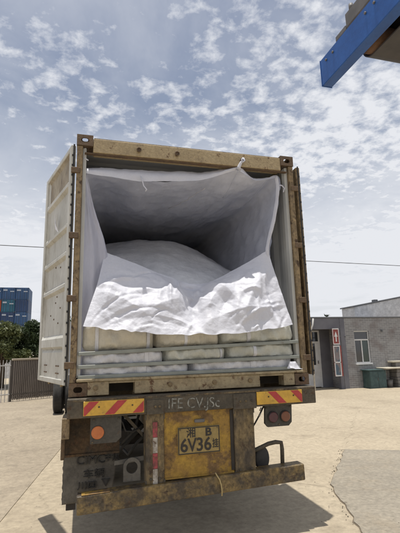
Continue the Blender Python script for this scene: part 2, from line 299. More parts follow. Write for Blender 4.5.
def text(name, s, size, mat, parent, loc, rot=(R(90), 0, 0), depth=0.002, sx=1.0, bold=0.0, align='CENTER'):
    cu = bpy.data.curves.new(name, 'FONT'); cu.body = s; cu.size = size; cu.extrude = depth; cu.offset = bold; cu.align_x = align; cu.align_y = 'CENTER'; cu.resolution_u = 3
    t = bpy.data.objects.new('tmp', cu); COL.objects.link(t); bpy.context.view_layer.update()
    me = bpy.data.meshes.new_from_object(t.evaluated_get(bpy.context.evaluated_depsgraph_get())); bpy.data.objects.remove(t); bpy.data.curves.remove(cu)
    me.materials.clear(); me.transform(Matrix.Diagonal((sx, 1, 1, 1))); me.transform(Matrix.Rotation(rot[2], 4, 'Z') @ Matrix.Rotation(rot[1], 4, 'Y') @ Matrix.Rotation(rot[0], 4, 'X')); me.name = name
    return link(name, me, mat, parent, loc)
def stadium(hw, hh, n=16):                                       # stadium outline, half sizes
    pts = []; r = min(hw, hh)
    for k in range(n):
        a = 2*math.pi*(k+.5)/n; c, s = math.cos(a), math.sin(a)
        pts.append((c*r+math.copysign(hw-r, c), s*r+math.copysign(hh-r, s)))
    return pts
def holed(W_, H_, hw, hh, t, cx=0, cy=0, n=16):                  # plate with a through hole in its own (u,v,w) space
    hole = [(a+cx, b+cy) for a, b in stadium(hw, hh, n)]; rect = []
    for k in range(n):
        a = 2*math.pi*(k+.5)/n; c, s = math.cos(a), math.sin(a); q = max(abs(c), abs(s)); rect.append((c/q*W_/2, s/q*H_/2))
    # snap nearest points to rectangle corners
    for cx_ in (-1, 1):
        for cy_ in (-1, 1):
            i = min(range(n), key=lambda i: (rect[i][0]-cx_*W_/2)**2+(rect[i][1]-cy_*H_/2)**2); rect[i] = (cx_*W_/2, cy_*H_/2)
    v = [(a, b, 0) for a, b in hole]+[(a, b, 0) for a, b in rect]+[(a, b, t) for a, b in hole]+[(a, b, t) for a, b in rect]; f = []
    for k in range(n):
        j = (k+1) % n
        f += [(k, j, n+j, n+k), (2*n+j, 2*n+k, 3*n+k, 3*n+j), (k, 2*n+k, 2*n+j, j), (n+k, n+j, 3*n+j, 3*n+k)]
    return v, f

# ================================================================== SETTING: ground
g = obj('ground', [(-900, -60, -.008), (900, -60, -.008), (900, 1500, -.008), (-900, 1500, -.008)], [(0, 1, 2, 3)], 'ground'); tag(g, 'sunlit beige concrete yard stretching under the truck', kind='structure')
# slabs: the joint left of the truck runs slightly askew to it
JO = Vector((-1.9, 1.19, 0)); JD = (Vector((-1.48, 4.31, 0))-JO).normalized(); JN = Vector((JD.y, -JD.x, 0))
ys = [-7.5, 15.2, 40]; xs = [-12.4, -6.2, 0, 22.0]
for a in range(len(xs)-1):
    for b in range(len(ys)-1):
        gap = .005; q = []
        segs = 60
        for (u0_, v0_, u1_, v1_) in ((xs[a], ys[b], xs[a+1], ys[b]), (xs[a+1], ys[b], xs[a+1], ys[b+1]), (xs[a+1], ys[b+1], xs[a], ys[b+1]), (xs[a], ys[b+1], xs[a], ys[b])):
            for k in range(segs):
                t = k/segs; uu_ = u0_+(u1_-u0_)*t; vv_ = v0_+(v1_-v0_)*t
                jx = .007*noise.noise(Vector((uu_*3, vv_*3, 4.2)))
                cu_, cv_ = (xs[a]+xs[a+1])/2, (ys[b]+ys[b+1])/2
                uu_ += (-gap if uu_ > cu_ else gap)+jx; vv_ += (-gap if vv_ > cv_ else gap)+jx
                p_ = JO+JN*uu_+JD*vv_; q.append((p_.x, p_.y))
        prism('concrete_slab', q, -.007, 0.0, 'ground2' if a == 1 else 'ground', g, axis='z')
# grey patch with a broken edge
edge = [(3.25, 2.56), (2.02, 1.04), (1.5, -.28), (1.1, -2.2)]
pts = []
for i in range(len(edge)-1):
    a, b = Vector(edge[i]), Vector(edge[i+1])
    for k in range(12):
        p_ = a+(b-a)*(k/12); nn = Vector((-(b-a).y, (b-a).x)).normalized(); p_ = p_+nn*(noise.noise(Vector((p_.x*5, p_.y*5, 1)))*.05+random.uniform(-.012, .012) if k or i else 0); pts.append((p_.x, p_.y))
pts += [(1.1, -2.2), (7.5, -2.2), (7.5, .35), (4.02, 2.17)]
pa = prism('concrete_patch', pts, .001, .012, 'patch', None, axis='z'); tag(pa, 'greyer concrete patch with a broken edge', kind='structure')
cv = []; cf = []
for i, (x, y) in enumerate(pts[:37]):
    w_ = .006+.016*abs(noise.noise(Vector((x*7, y*7, 3)))); a_, b_ = Vector(pts[max(i-1, 0)]), Vector(pts[min(i+1, 36)]); nn = Vector((-(b_-a_).y, (b_-a_).x)).normalized()
    s3 = 1 if (Vector((x, y))+nn*.1).x < x else -1
    cv += [(x-nn.x*s3*.004, y-nn.y*s3*.004, .0035), (x+nn.x*s3*w_, y+nn.y*s3*w_, .0035)]
    if i: cf.append((2*i-2, 2*i, 2*i+1, 2*i-1))
obj('edge_crack', cv, cf, 'joint', pa)
mb = MB()
for i in range(110):
    t = random.random()**1.6*2.9; k = min(int(t), 2); a, b = Vector(edge[k]), Vector(edge[k+1]); p_ = a+(b-a)*(t-k)+Vector((random.gauss(-.03, .035), random.gauss(0, .035)))
    s = random.uniform(.003, .009)*(1.8 if random.random() < .1 else 1); bm = bmesh.new(); bmesh.ops.create_icosphere(bm, subdivisions=1, radius=s); bm.verts.index_update()
    mb.add([(p_.x+v.co.x*random.uniform(.7, 1.3), p_.y+v.co.y*random.uniform(.7, 1.3), .004+s*.4+v.co.z*.7) for v in bm.verts], [[v.index for v in f.verts] for f in bm.faces]); bm.free()
o = mb.build('rubble_crumbs', 'crumb'); tag(o, 'crumbs of broken concrete along the patch edge', 'rubble', kind='stuff')

def crack(p0, p1, w, seed):
    p0, p1 = Vector(p0), Vector(p1); n_ = int((p1-p0).length/.06); d = (p1-p0).normalized(); nn = Vector((-d.y, d.x)); v = []; f = []
    for k in range(n_+1):
        t = k/n_; p_ = p0+(p1-p0)*t+nn*(noise.fractal(Vector((t*9+seed, seed, 0)), 1, 2, 4)*.16); ww = w*(.25+.9*abs(noise.noise(Vector((t*14, seed, 5)))))*min(1, (1-t)*4, t*4+.2)
        v += [(p_.x-nn.x*ww, p_.y-nn.y*ww, .003), (p_.x+nn.x*ww, p_.y+nn.y*ww, .003)]
        if k: f.append((2*k-2, 2*k-1, 2*k+1, 2*k))
    obj('surface_crack', v, f, 'joint', g)
crack((1.95, .95), (1.55, 1.35), .006, 1); crack((2.0, 1.1), (-.2, 7.6), .003, 2); crack((3.25, 2.56), (6.6, 6.8), .003, 3); crack((-4.6, 3.6), (-1.9, 5.4), .003, 4); crack((-1.75, 2.4), (-1.35, 1.25), .0025, 5); crack((4.2, 5.2), (9.2, 7.4), .003, 7); crack((-3.3, 8.5), (-2.2, 4.8), .003, 8)
mb = MB()
for i in range(900):
    x = random.uniform(-4.5, 6.5); y = random.uniform(-.6, 9) if random.random() < .75 else random.uniform(9, 13); s = random.choice((.003, .004, .005, .007, .011)); a = random.uniform(0, 6.28)
    if 1.3 < x and y < 2.4 and x-y*.9 > 1.1: zb = .0125
    else: zb = .0005
    c_, s_ = math.cos(a)*s, math.sin(a)*s*.7
    mb.add([(x-c_, y-s_, zb), (x+s_, y-c_, zb), (x+c_, y+s_*.8, zb), (x-s_*.7, y+c_, zb), (x, y, zb+s*.8)], [(0, 1, 4), (1, 2, 4), (2, 3, 4), (3, 0, 4)])
o = mb.build('ground_grit', 'crumb'); tag(o, 'scattered grit and dust grains on the yard concrete', 'grit', kind='stuff')

# ================================================================== SHIPPING CONTAINER on the trailer
ZB = 1.355; ZT = ZB+2.591; HW = 1.219; LEN = 12.19
K = thing('shipping_container', 'open tan rusty shipping container loaded on the yellow-plated trailer', 'shipping container', (0, 0, ZB))
def casting(sx, z0, front=True):
    w, d, h, t = .162, .178, .118, .014; x0 = sx*HW-(w if sx > 0 else 0); mb = MB()
    v, f = holed(w, h, .04, .026, t); mb.add([(x0+w/2+a, .002+c, z0+h/2+b) for a, b, c in v], f)                       # rear face
    v, f = holed(w-.001, d-t, .03, .05, t); mb.add([(x0+w/2+a, t+(d-t)/2+b+.0015, z0+h-.001-c) for a, b, c in v], f); mb.add([(x0+w/2+a, t+(d-t)/2+b+.0015, z0+.001+c) for a, b, c in v], f)
    v, f = holed(d-t, h-2*t, .04, .026, t)
    for xx in ((x0+w-t-.001,) if sx > 0 else (x0+.001,)): mb.add([(xx+c, t+(d-t)/2+a+.0015, z0+h/2+b) for a, b, c in v], f)
    mb.box(x0+.001 if sx > 0 else x0+w-t, x0+t if sx > 0 else x0+w-.001, t+.003, d-.002, z0+t, z0+h-t, .001)
    mb.box(x0+t, x0+w-t, d-t, d, z0+t, z0+h-t, .001)
    mb.build('corner_casting', 'casting', K)
for sx in (-1, 1): casting(sx, ZT-.118); casting(sx, ZB)
for sx in (-1, 1):
    a, b = (-HW+.004, -HW+.062) if sx < 0 else (HW-.062, HW-.004)
    p_ = box('corner_post', a, b, .012, .135, ZB+.118, ZT-.118, 'tanpost', K, .006)
    ia, ib = (-HW+.062, -HW+.098) if sx < 0 else (HW-.098, HW-.062)
    box('inner_channel', ia, ib, .05, .13, ZB+.16, ZT-.125, 'inside', K, .004)
    for z in (ZB+.28, ZB+.9, ZB+1.52, ZB+2.2):
        h = box('hinge_lug', a+.02 if sx > 0 else a-.05, b+.05 if sx > 0 else b-.02, 0.002, .030, z-.03, z+.03, 'casting', p_, .004)
hd = box('header', -HW+.163, HW-.163, .004, .12, ZT-.185, ZT-.032, 'tan', K, .006)
box('header_lip', -HW+.08, HW-.08, .012, .06, ZT-.197, ZT-.186, 'casting', K, .003)
box('header_flange', -HW+.17, HW-.17, .03, .12, ZT-.0315, ZT-.012, 'tanpost', hd, .002)
sl = MB(); PK = [(-.86, -.62), (.66, .93)]
cur = -HW+.163
for a, b in PK+[(HW-.163, None)]:
    sl.box(cur, a, .006, .14, ZB+.003, ZB+.125, .004)
    if b: sl.box(a+.0005, b-.0005, .007, .14, ZB+.105, ZB+.124, .002); cur = b
s_ = sl.build('sill', 'sill', K)
for x in (-.98, -.28, .17, .55):
    disc('sill_lug', (x, .006, ZB+.07), (0, -1, 0), .022, .018, 'tanpost', s_, 10)
box('threshold', -HW+.065, HW-.065, -.012, .14, ZB+.126, ZB+.152, 'sill', K, .005)
# corrugated side walls, roof, end
def corr_wall(sx):
    v = []; per = .278; y = .14; ymax = LEN-.1; prof = []
    while y < ymax:
        for dy, d in ((0, 0), (.072, 0), (.14, .036), (.21, .036)): prof.append((y+dy, d))
        y += per
    for y, d in prof: v += [(sx*(HW-.008-d), y, ZB+.15), (sx*(HW-.008-d), y, ZT-.07)]
    n = len(prof); f = [(2*i, 2*i+2, 2*i+3, 2*i+1) for i in range(n-1)]
    k = len(v); v += [(sx*(HW-.052), y, z) for y in (prof[0][0], prof[-1][0]) for z in (ZB+.15, ZT-.07)] * 0
    obj('side_wall', v, f, 'inside', K)
for sx in (-1, 1):
    corr_wall(sx)
    box('bottom_rail', *sorted((sx*(HW-.05), sx*HW)), .18, LEN, ZB+.005, ZB+.15, 'tan', K, .004)
    box('top_rail', *sorted((sx*(HW-.06), sx*HW)), .18, LEN, ZT-.07, ZT-.012, 'tan', K, .004)
v = []; y = .12; prof = []
while y < LEN-.1:
    for dy, d in ((0, 0), (.065, 0), (.105, .02), (.165, .02)): prof.append((y+dy, d))
    y += .209
for y, d in prof: v += [(-HW+.058, y, ZT-.02-d), (HW-.058, y, ZT-.02-d)]
obj('roof', v, [(2*i, 2*i+1, 2*i+3, 2*i+2) for i in range(len(prof)-1)], 'inside', K)
box('pocket_backing', -HW+.052, HW-.052, .30, .42, ZB+.004, ZB+.114, 'dark', K, .004)  # dark box added under the floor so the sill pockets stay dark
box('front_end', -HW+.06, HW-.06, LEN-.1, LEN-.04, ZB, ZT-.02, 'inside', K)
box('floor', -HW+.06, HW-.06, .15, LEN-.1, ZB+.115, ZB+.15, 'ply', K, 0)
for x in (-.59, -.18, .57):
    h = disc('header_hook', (x, .004, ZT-.115), (0, -1, 0), .02, .03, 'casting', K, 10)
    tube('hook_ring', [(x+.022*math.cos(a), -.03, ZT-.12+.022*math.sin(a)) for a in [k*math.pi/5 for k in range(11)]], .006, 'casting', h, 6)
# --- doors
def door(H, F, thick, full):
    H = Vector((*H, 0)); F = Vector((*F, 0)); d = (F-H); Lw = d.length; d.normalize(); n = Vector((-d.y, d.x, 0))   # n points to the inside face when full
    if full: n = n if n.x < 0 else -n
    else: n = n if n.x > 0 else -n
    z0, z1 = ZB+.10, ZT-.11
    T = lambda s, t, z: H+d*s+n*t+Vector((0, 0, z))
    mat4 = Matrix(((d.x, n.x, 0, H.x), (d.y, n.y, 0, H.y), (0, 0, 1, 0), (0, 0, 0, 1)))
    D = box('door', .0, .075, -thick, 0, z0, z1, 'doorwhite' if full else 'tanpost', K, .006, mat4)            # hinge stile
    for nm, a in (('stile', (Lw-.075, Lw, -thick, 0, z0, z1)), ('bottom_rail', (.0752, Lw-.0752, -thick, -.001, z0, z0+.05)), ('top_rail', (.0752, Lw-.0752, -thick, -.001, z1-.05, z1))): box(nm, *a, 'doorwhite', D, .006, mat4)
    # corrugated sheet: ridges stand towards the inside
    prof = [(z0+.05, -.016), (z0+.24, -.016), (z0+.30, -.016)]
    for zr, hh in ((1.90, .10), (2.42, .05), (2.74, .05), (3.03, .05), (3.47, .06)):
        prof += [(zr-hh-.015, -.036), (zr-hh+.01, -.002), (zr-.01, -.002), (zr+.03, -.036)]
    prof += [(z1-.08, -.036), (z1-.05, -.012)]
    v = []; us = (.0752, .11, Lw-.11, Lw-.0752)
    for z, t in prof: v += [T(us[0], -.02, z), T(us[1], t, z), T(us[2], t, z), T(us[3], -.02, z)]
    f = [(4*i+k, 4*i+k+1, 4*i+k+5, 4*i+k+4) for i in range(len(prof)-1) for k in range(3)]
    mi = [1 if prof[i//3][0] > 3.49 and (i % 3) == 1 else 0 for i in range(len(f))]
    obj('panel', v, f, ['doorwhite', 'doorstain'], D, False, mi)
    box('back_sheet', .06, Lw-.06, -thick+.001, -.037, z0+.04, z1-.04, 'tan', D, 0, mat4)
    for zz, xx in ((z0+.17, .3), (z0+.17, .8), (z0+.10, .3), (z0+.10, .8)): box('bolt_plate', xx-.06, xx+.06, -.0165, -.010, zz-.006, zz+.006, 'casting', D, .001, mat4)
    for zz, xx in ((2.27, .55), (2.2, .35), (2.1, .6), (2.05, .42), (2.63, .4), (2.66, .6), (2.33, .5), (2.15, .75)):
        box('rivet', xx-.008, xx+.008, -.0365, -.030, zz-.008, zz+.008, 'casting', D, .001, mat4)
    if full: obj('torn_sticker', [T(.50, -.03, 3.02), T(.53, .01, 3.14), T(.57, .012, 3.26), T(.60, -.03, 3.06), T(.565, .004, 3.12), T(.545, .004, 3.08)], [(0, 1, 5), (1, 2, 4, 5), (2, 3, 4)], 'liner', D)
    g1 = MB(); g1.box(-.008, -.0005, -.034, -.018, z0-.01, z1+.01, .003, 0, mat4)
    for k in range(22): g1.box(-.0085, -.0005, -.017, -.006, z0+.03+k*.106, z0+.05+k*.106, .001, 0, mat4)
    g1.build('gasket', 'rubber', D)
    for xx in (.3, .82): tube('lock_rod', [T(xx, -thick-.018, z0-.03), T(xx, -thick-.018, z1+.02)], .014, 'tan', D, 8)
    return D
dl = door((-HW-.05, .03), (-1.59, 1.10), .046, True); dl['label'] = 'left door swung back, pale inner face with ridges'
dr = door((HW+.095, .035), (1.335, 1.18), .048, False); dr['label'] = 'right door folded back along the container side'

# ================================================================== BULK LINER hanging in the container
def tri_(n): return np.linspace(0, 1, n)
LN = thing('container_liner', 'white woven bulk liner tied up inside the open container', 'liner', (0, .3, ZB+.152))
c0 = [(-.90, .30, 2.76), (-1.03, .20, 3.18), (-1.12, .10, 3.57), (-.88, .10, 3.55), (-.56, .10, 3.53), (-.24, .10, 3.56), (.10, .10, 3.60), (.33, .08, 3.67), (.53, .02, 3.72), (.69, .06, 3.66), (.78, .08, 3.64), (.92, .08, 3.67), (1.04, .08, 3.71), (1.05, .08, 3.55), (.99, .10, 3.21), (.90, .14, 2.84), (.96, .20, 2.56)]
def deep(y, zc_, xl, xr, zlo, sag):
    q = [(xl+.05, y, zlo), (xl, y, (zlo+zc_)/2), (xl+.02, y, zc_-.10)]
    for x in (-.88, -.56, -.24, .10, .33, .53, .69, .78, .92): q.append((x, y, zc_-sag*(1-(x/1.1)**2)))
    q += [(xr-.03, y, zc_-.05), (xr-.01, y, zc_-.25), (xr, y, 3.15), (xr-.02, y, 2.8), (xr-.04, y, 2.5)]; return q
rows = [c0, deep(.55, 3.66, -1.10, 1.06, 2.7, .07), deep(1.3, 3.70, -1.12, 1.08, 2.6, .08), deep(2.6, 3.74, -1.13, 1.09, 2.4, .06), deep(5.5, 3.78, -1.13, 1.09, 2.2, .04)]
def loft_rows(rows, nu, nv):                                      # rows unevenly spaced: straight blend between smooth curves, kept C1 by Catmull-Rom
    return loft(rows, nu, nv)
G = loft_rows(rows, 150, 90); G = wrinkle(G, .03, 1.7, 3, stretch=(1.6, .7, 1.6)); G = wrinkle(G, .022, 2.6, 8, True, (1.3, .8, 1.3)); G = wrinkle(G, .006, 8, 5, True)
gridobj('liner_tunnel', G, 'linerin', LN)
TG = G.copy()
for col_, n_ in ((75, 26), (104, 40)): tube('seam', [tuple(G[j, col_]-np.array((0, .002, .002))) for j in range(0, n_, 2)], .005, 'linerin', LN, 6)
# bright folded hem along the top edge
h0 = [(-1.14, .15, 3.65), (-.88, .16, 3.67), (-.56, .16, 3.68), (-.22, .16, 3.70), (.12, .16, 3.72), (.35, .12, 3.75), (.53, .03, 3.775)]
h1 = [(-1.125, .085, 3.56), (-.88, .082, 3.54), (-.56, .08, 3.52), (-.24, .08, 3.55), (.10, .08, 3.59), (.33, .06, 3.665), (.535, .01, 3.73)]
hm = [tuple((np.array(a)+np.array(b))/2+np.array((0, -.03, 0))) for a, b in zip(h0, h1)]
G = loft([h0, hm, h1], 90, 9); G = wrinkle(G, .012, 7, 2); gridobj('hem', G, 'liner', LN)
h0 = [(.53, .0, 3.79), (.69, .08, 3.70), (.78, .10, 3.675), (.92, .10, 3.70), (1.045, .09, 3.735)]; h1 = [(.53, .005, 3.715), (.69, .045, 3.655), (.78, .065, 3.635), (.92, .065, 3.665), (1.045, .065, 3.705)]
G = loft([h0, h1], 40, 4); gridobj('hem', wrinkle(G, .008, 7, 5), 'liner', LN)
e0 = [(1.045, .065, 3.705), (1.055, .065, 3.55), (.995, .085, 3.21), (.905, .125, 2.84), (.96, .18, 2.56)]; e1 = [(x-.035, y+.02, z) for x, y, z in e0]
G = loft([e0, [((a[0]+b[0])/2, a[1]-.012, a[2]) for a, b in zip(e0, e1)], e1], 50, 5); gridobj('side_hem', wrinkle(G, .006, 8, 1), 'liner', LN)
# left curtain
lc = [[(-1.17, .10, 3.60), (-1.14, .10, 3.585), (-1.115, .09, 3.57)], [(-1.18, .08, 3.10), (-1.10, .12, 3.15), (-1.02, .19, 3.18)], [(-1.18, .08, 2.72), (-1.05, .14, 2.74), (-.885, .29, 2.77)], [(-1.17, .08, 2.34), (-1.03, .14, 2.35), (-.89, .30, 2.38)], [(-1.16, .10, 1.73), (-1.03, .16, 1.72), (-.88, .30, 1.72)], [(-1.15, .11, 1.53), (-1.03, .17, 1.53), (-.88, .30, 1.53)]]
G = loft(lc, 36, 90)
for j in range(G.shape[0]):
    for i in range(G.shape[1]):
        u = i/35; v_ = j/89; G[j, i, 1] += .018*math.sin(u*17+v_*3)*min(1, v_*4)*(.4+.6*u)
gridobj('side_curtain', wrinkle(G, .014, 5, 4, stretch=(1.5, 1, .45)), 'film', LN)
tube('seam', [tuple(TG[j, int(62-(j-16)*.35)]-np.array((0, .0, .004))) for j in range(16, 44, 2)], .006, 'liner', LN, 6)

# front flap: a relaxed cloth, pinned along its upper edge and corners, leaning on the load behind
f0 = [(-0.905, 0.30, 2.784), (-0.589, 0.30, 2.674), (-0.264, 0.30, 2.551), (0.123, 0.28, 2.455), (0.533, 0.26, 2.631), (0.902, 0.15, 2.840)]
f1 = [(-0.977, 0.09, 2.438), (-0.665, 0.07, 2.400), (-0.311, 0.06, 2.362), (0.063, 0.08, 2.307), (0.502, 0.04, 2.468), (0.933, 0.05, 2.522)]
f2 = [(-1.050, -0.04, 2.186), (-0.727, -0.08, 2.145), (-0.339, -0.07, 2.107), (0.074, -0.05, 2.077), (0.498, -0.08, 2.176), (0.971, -0.05, 2.223)]
f3 = [(-1.108, -0.12, 1.986), (-0.798, -0.18, 1.943), (-0.502, -0.17, 1.911), (-0.114, -0.16, 1.887), (0.445, -0.18, 1.907), (1.010, -0.12, 1.974)]
NU, NV = 220, 110
G = loft([f0, f1, f2, f3], NU, NV); Lim = G[:, :, 1].copy()
def creases(G, seed):                                            # sharp-edged folds: tent-shaped ridges and valleys, as in a stiff woven sheet
    r = np.random.default_rng(seed); X, Z = G[:, :, 0], G[:, :, 2]; D = np.zeros(X.shape)
    folds = [(-.02, 2.25, 78, .16, .34, -.075), (.13, 2.2, 60, .13, .30, .07), (-.35, 2.2, 20, .16, .5, .045), (-.72, 2.22, -28, .15, .42, .05), (.62, 2.36, 52, .17, .42, .07), (.80, 2.42, 75, .10, .3, -.05),
             (.40, 2.12, 12, .12, .55, .045), (-.60, 2.06, 6, .10, .5, -.03), (.30, 2.38, -40, .11, .3, .05), (-.85, 2.36, 62, .10, .3, .035), (.85, 2.12, 30, .12, .3, -.035), (-.25, 2.38, -62, .09, .26, .04)]
    for k in range(60): folds.append((r.uniform(-1.0, 1.0), r.uniform(1.95, 2.6), r.uniform(-25, 100), r.uniform(.018, .05), r.uniform(.12, .40), r.normal()*.014))
    for k in range(60): folds.append((r.uniform(-1.0, 1.0), r.uniform(1.95, 2.6), r.uniform(0, 180), r.uniform(.012, .03), r.uniform(.04, .12), r.normal()*.006))
    for cx, cz, ang, w, ln, h in folds:
        c, s_ = math.cos(R(ang)), math.sin(R(ang)); a = (X-cx)*c+(Z-cz)*s_; b = -(X-cx)*s_+(Z-cz)*c
        D += h*np.clip(1-np.abs(b+.25*a*a/ln)/w, 0, 1)*np.clip(1-np.abs(a)/ln, 0, 1)**.7
    return D
D = creases(G, 4); e_ = np.minimum(1, np.minimum(np.arange(NV)[:, None]/10, np.minimum(np.arange(NU)[None], (NU-1-np.arange(NU))[None])/12+.25)); D = D*e_
G[:, :, 1] -= D; G[:, :, 2] += .35*D
for i in range(NU): G[:, i, 2] += .02*noise.noise(Vector((i*.09, 2.2, 0)))*np.linspace(0, 1, NV)**3
G = wrinkle(G, .006, 5, 3, True); G = wrinkle(G, .0022, 22, 6)
fl = gridobj('front_flap', G, 'liner', LN)
# ties
tube('tie', [(.565, -.035, ZT-.13), (.555, -.025, 3.80), (.535, -.005, 3.755), (.53, 0, 3.72)], .012, 'liner', LN, 7, radii=[.010, .016, .02, .03])
tube('tie', [(.575, -.04, ZT-.10), (.59, -.045, ZT-.13), (.57, -.04, ZT-.15), (.558, -.035, ZT-.12), (.575, -.04, ZT-.10)], .011, 'liner', LN, 7)
tube('tie', [(-1.165, .06, 3.70), (-1.15, .07, 3.655), (-1.13, .085, 3.60)], .008, 'liner', LN, 6)
tube('tie', [(-1.165, .06, 3.70), (-1.13, .05, 3.705), (-1.10, .055, 3.69)], .007, 'liner', LN, 6)
tube('tie', [(1.05, .06, 3.60), (1.08, .055, 3.60), (1.115, .06, 3.57), (1.10, .06, 3.52)], .008, 'liner', LN, 6)
tube('tie', [(-.56, .06, 3.57), (-.54, .055, 3.50), (-.53, .055, 3.46), (-.50, .05, 3.42), (-.51, .055, 3.40)], .007, 'liner', LN, 6)
# loose corner of sheet at the right of the sill
G = loft([[(1.02, .02, 1.60), (1.09, .03, 1.59), (1.15, .045, 1.54)], [(.96, -.02, 1.53), (1.05, -.025, 1.53), (1.15, .0, 1.512)]], 20, 8); gridobj('loose_corner', wrinkle(G, .02, 14, 3), 'liner', LN)

# heap inside
nx, ny = 70, 80; G = np.zeros((ny, nx, 3))
for j in range(ny):
    for i in range(nx):
        x = -1.09+2.16*i/(nx-1); y = .22+4.4*j/(ny-1)
        z = np.interp(y, [.2, .6, 1.2, 1.8, 2.5, 3.2, 5], [2.30, 2.62, 3.02, 3.30, 3.47, 3.5, 3.5])
        z -= .42*max(0, (x-.05)/1.05)**1.6+.22*max(0, (-.25-x)/.9)**2
        G[j, i] = (x, y, z)
gridobj_ = wrinkle(G, .05, 1.4, 9); gridobj_ = wrinkle(gridobj_, .012, 5, 2, True)
hp = gridobj('cargo_heap', gridobj_, 'cargo'); tag(hp, 'grey-white rounded heap of bulk cargo inside the liner', 'cargo')

# sacks bulging between the bars
def sack(x0, x1, z0, z1, y0, mat, label, seed, taps=()):
    G = []; nu, nv = 90, 32; cx, cz = (x0+x1)/2, (z0+z1)/2; hw, hh, hd_ = (x1-x0)/2, (z1-z0)/2, .22
    v = []; 
    for j in range(nv):
        a = 2*math.pi*j/nv
        for i in range(nu):
            t = -1+2*i/(nu-1); e = (1-abs(t)**14)**(.5) if abs(t) < 1 else 0
            e = max(e, .3)
            c, s = math.cos(a), math.sin(a); yy = math.copysign(abs(c)**.45, c)*hd_*e; zz = math.copysign(abs(s)**.5, s)*hh*(.8+.2*e)
            p_ = Vector((cx+t*hw, y0+hd_+yy, cz+zz)); n_ = noise.fractal(p_*5+Vector((seed, 0, 0)), 1, 2, 4); n2 = noise.fractal(Vector((p_.x*14, p_.y*6, p_.z*6+seed)), 1, 2, 3)
            n3 = 1-2*abs(noise.noise(Vector((p_.x*9+p_.z*5, seed*3.1, p_.z*3)))); n4 = 1-2*abs(noise.noise(Vector((p_.x*5-p_.z*8, seed*1.7, 2)))); p_ += Vector((0, -.034*n_-.012*n2-.016*n3-.014*n4, .014*n_-.018*(1-e)*(1 if zz > 0 else 0)+.012*n3*(zz > 0))); v.append(p_)
    f = [(j*nu+i, ((j+1) % nv)*nu+i, ((j+1) % nv)*nu+i+1, j*nu+i+1) for j in range(nv) for i in range(nu-1)]
    f += [tuple(j*nu for j in range(nv)), tuple(j*nu+nu-1 for j in range(nv))[::-1]]
    T = thing('cargo_sack', label, 'sack', (cx, y0+hd_, z0), 'sacks behind the bars'); o = obj('sack_body', v, f, mat, T, True)
    for tx in taps:
        jj = [k for k in range(nv) if math.cos(2*math.pi*k/nv) < .25]; i0 = int((tx-x0)/(x1-x0)*(nu-1)); i1 = min(i0+4, nu-1); vv = []
        for k in jj: vv += [Vector(v[k*nu+i0])+Vector((0, -.006, 0)), Vector(v[k*nu+i1])+Vector((0, -.006, 0))]
        obj('tape_strip', vv, [(2*k, 2*k+1, 2*k+3, 2*k+2) for k in range(len(jj)-1)], 'sackC', T, True)
sack(-1.13, -.412, 1.755, 2.02, .07, 'sackA', 'cream sack at the left of the topmost row, under the white flap', 1, (-.99, -.50))
sack(-.41, .268, 1.775, 2.02, .075, 'sackA', 'cream sack in the middle of the topmost row, under the white flap', 2, (-.12,))
sack(.27, 1.12, 1.80, 2.03, .06, 'sackB', 'greenish pale sack at the right of the topmost row', 3, (.56,))
sack(-1.13, -.322, 1.622, 1.745, .07, 'sackC', 'white sack at the left end between the upper and middle bars', 4, (-.52,))
sack(-.32, .338, 1.635, 1.765, .07, 'sackB', 'pale sack in the middle between the upper and middle bars', 5, (.25,))
sack(.34, 1.12, 1.645, 1.79, .065, 'sackB', 'pale sack at the right end between the upper and middle bars', 6, (.62,))
sack(-1.13, -.052, 1.515, 1.62, .08, 'sackC', 'white sack at the left just above the container sill', 7, (-.5,))
sack(-.05, 1.11, 1.515, 1.635, .08, 'sackC', 'white sack at the right just above the container sill', 8, (.6,))
for z0_, z1_, lab in ((1.735, 1.805, 'uppermost grey-green steel bar across the container opening'), (1.615, 1.645, 'middle grey-green steel bar across the container opening'), (1.522, 1.53, 'lowest grey-green steel bar resting on the container sill')):
    L_ = HW-.075; ang = math.atan2(z1_-z0_, 2*L_); m4 = Matrix.Translation((0, 0, (z0_+z1_)/2)) @ Matrix.Rotation(-ang, 4, 'Y')
    b_ = box('bulkhead_bar', -L_, L_, .028, .062, -.0175, .0175, 'bar', None, .004, m4); tag(b_, lab, 'steel bar', 'bulkhead bars')

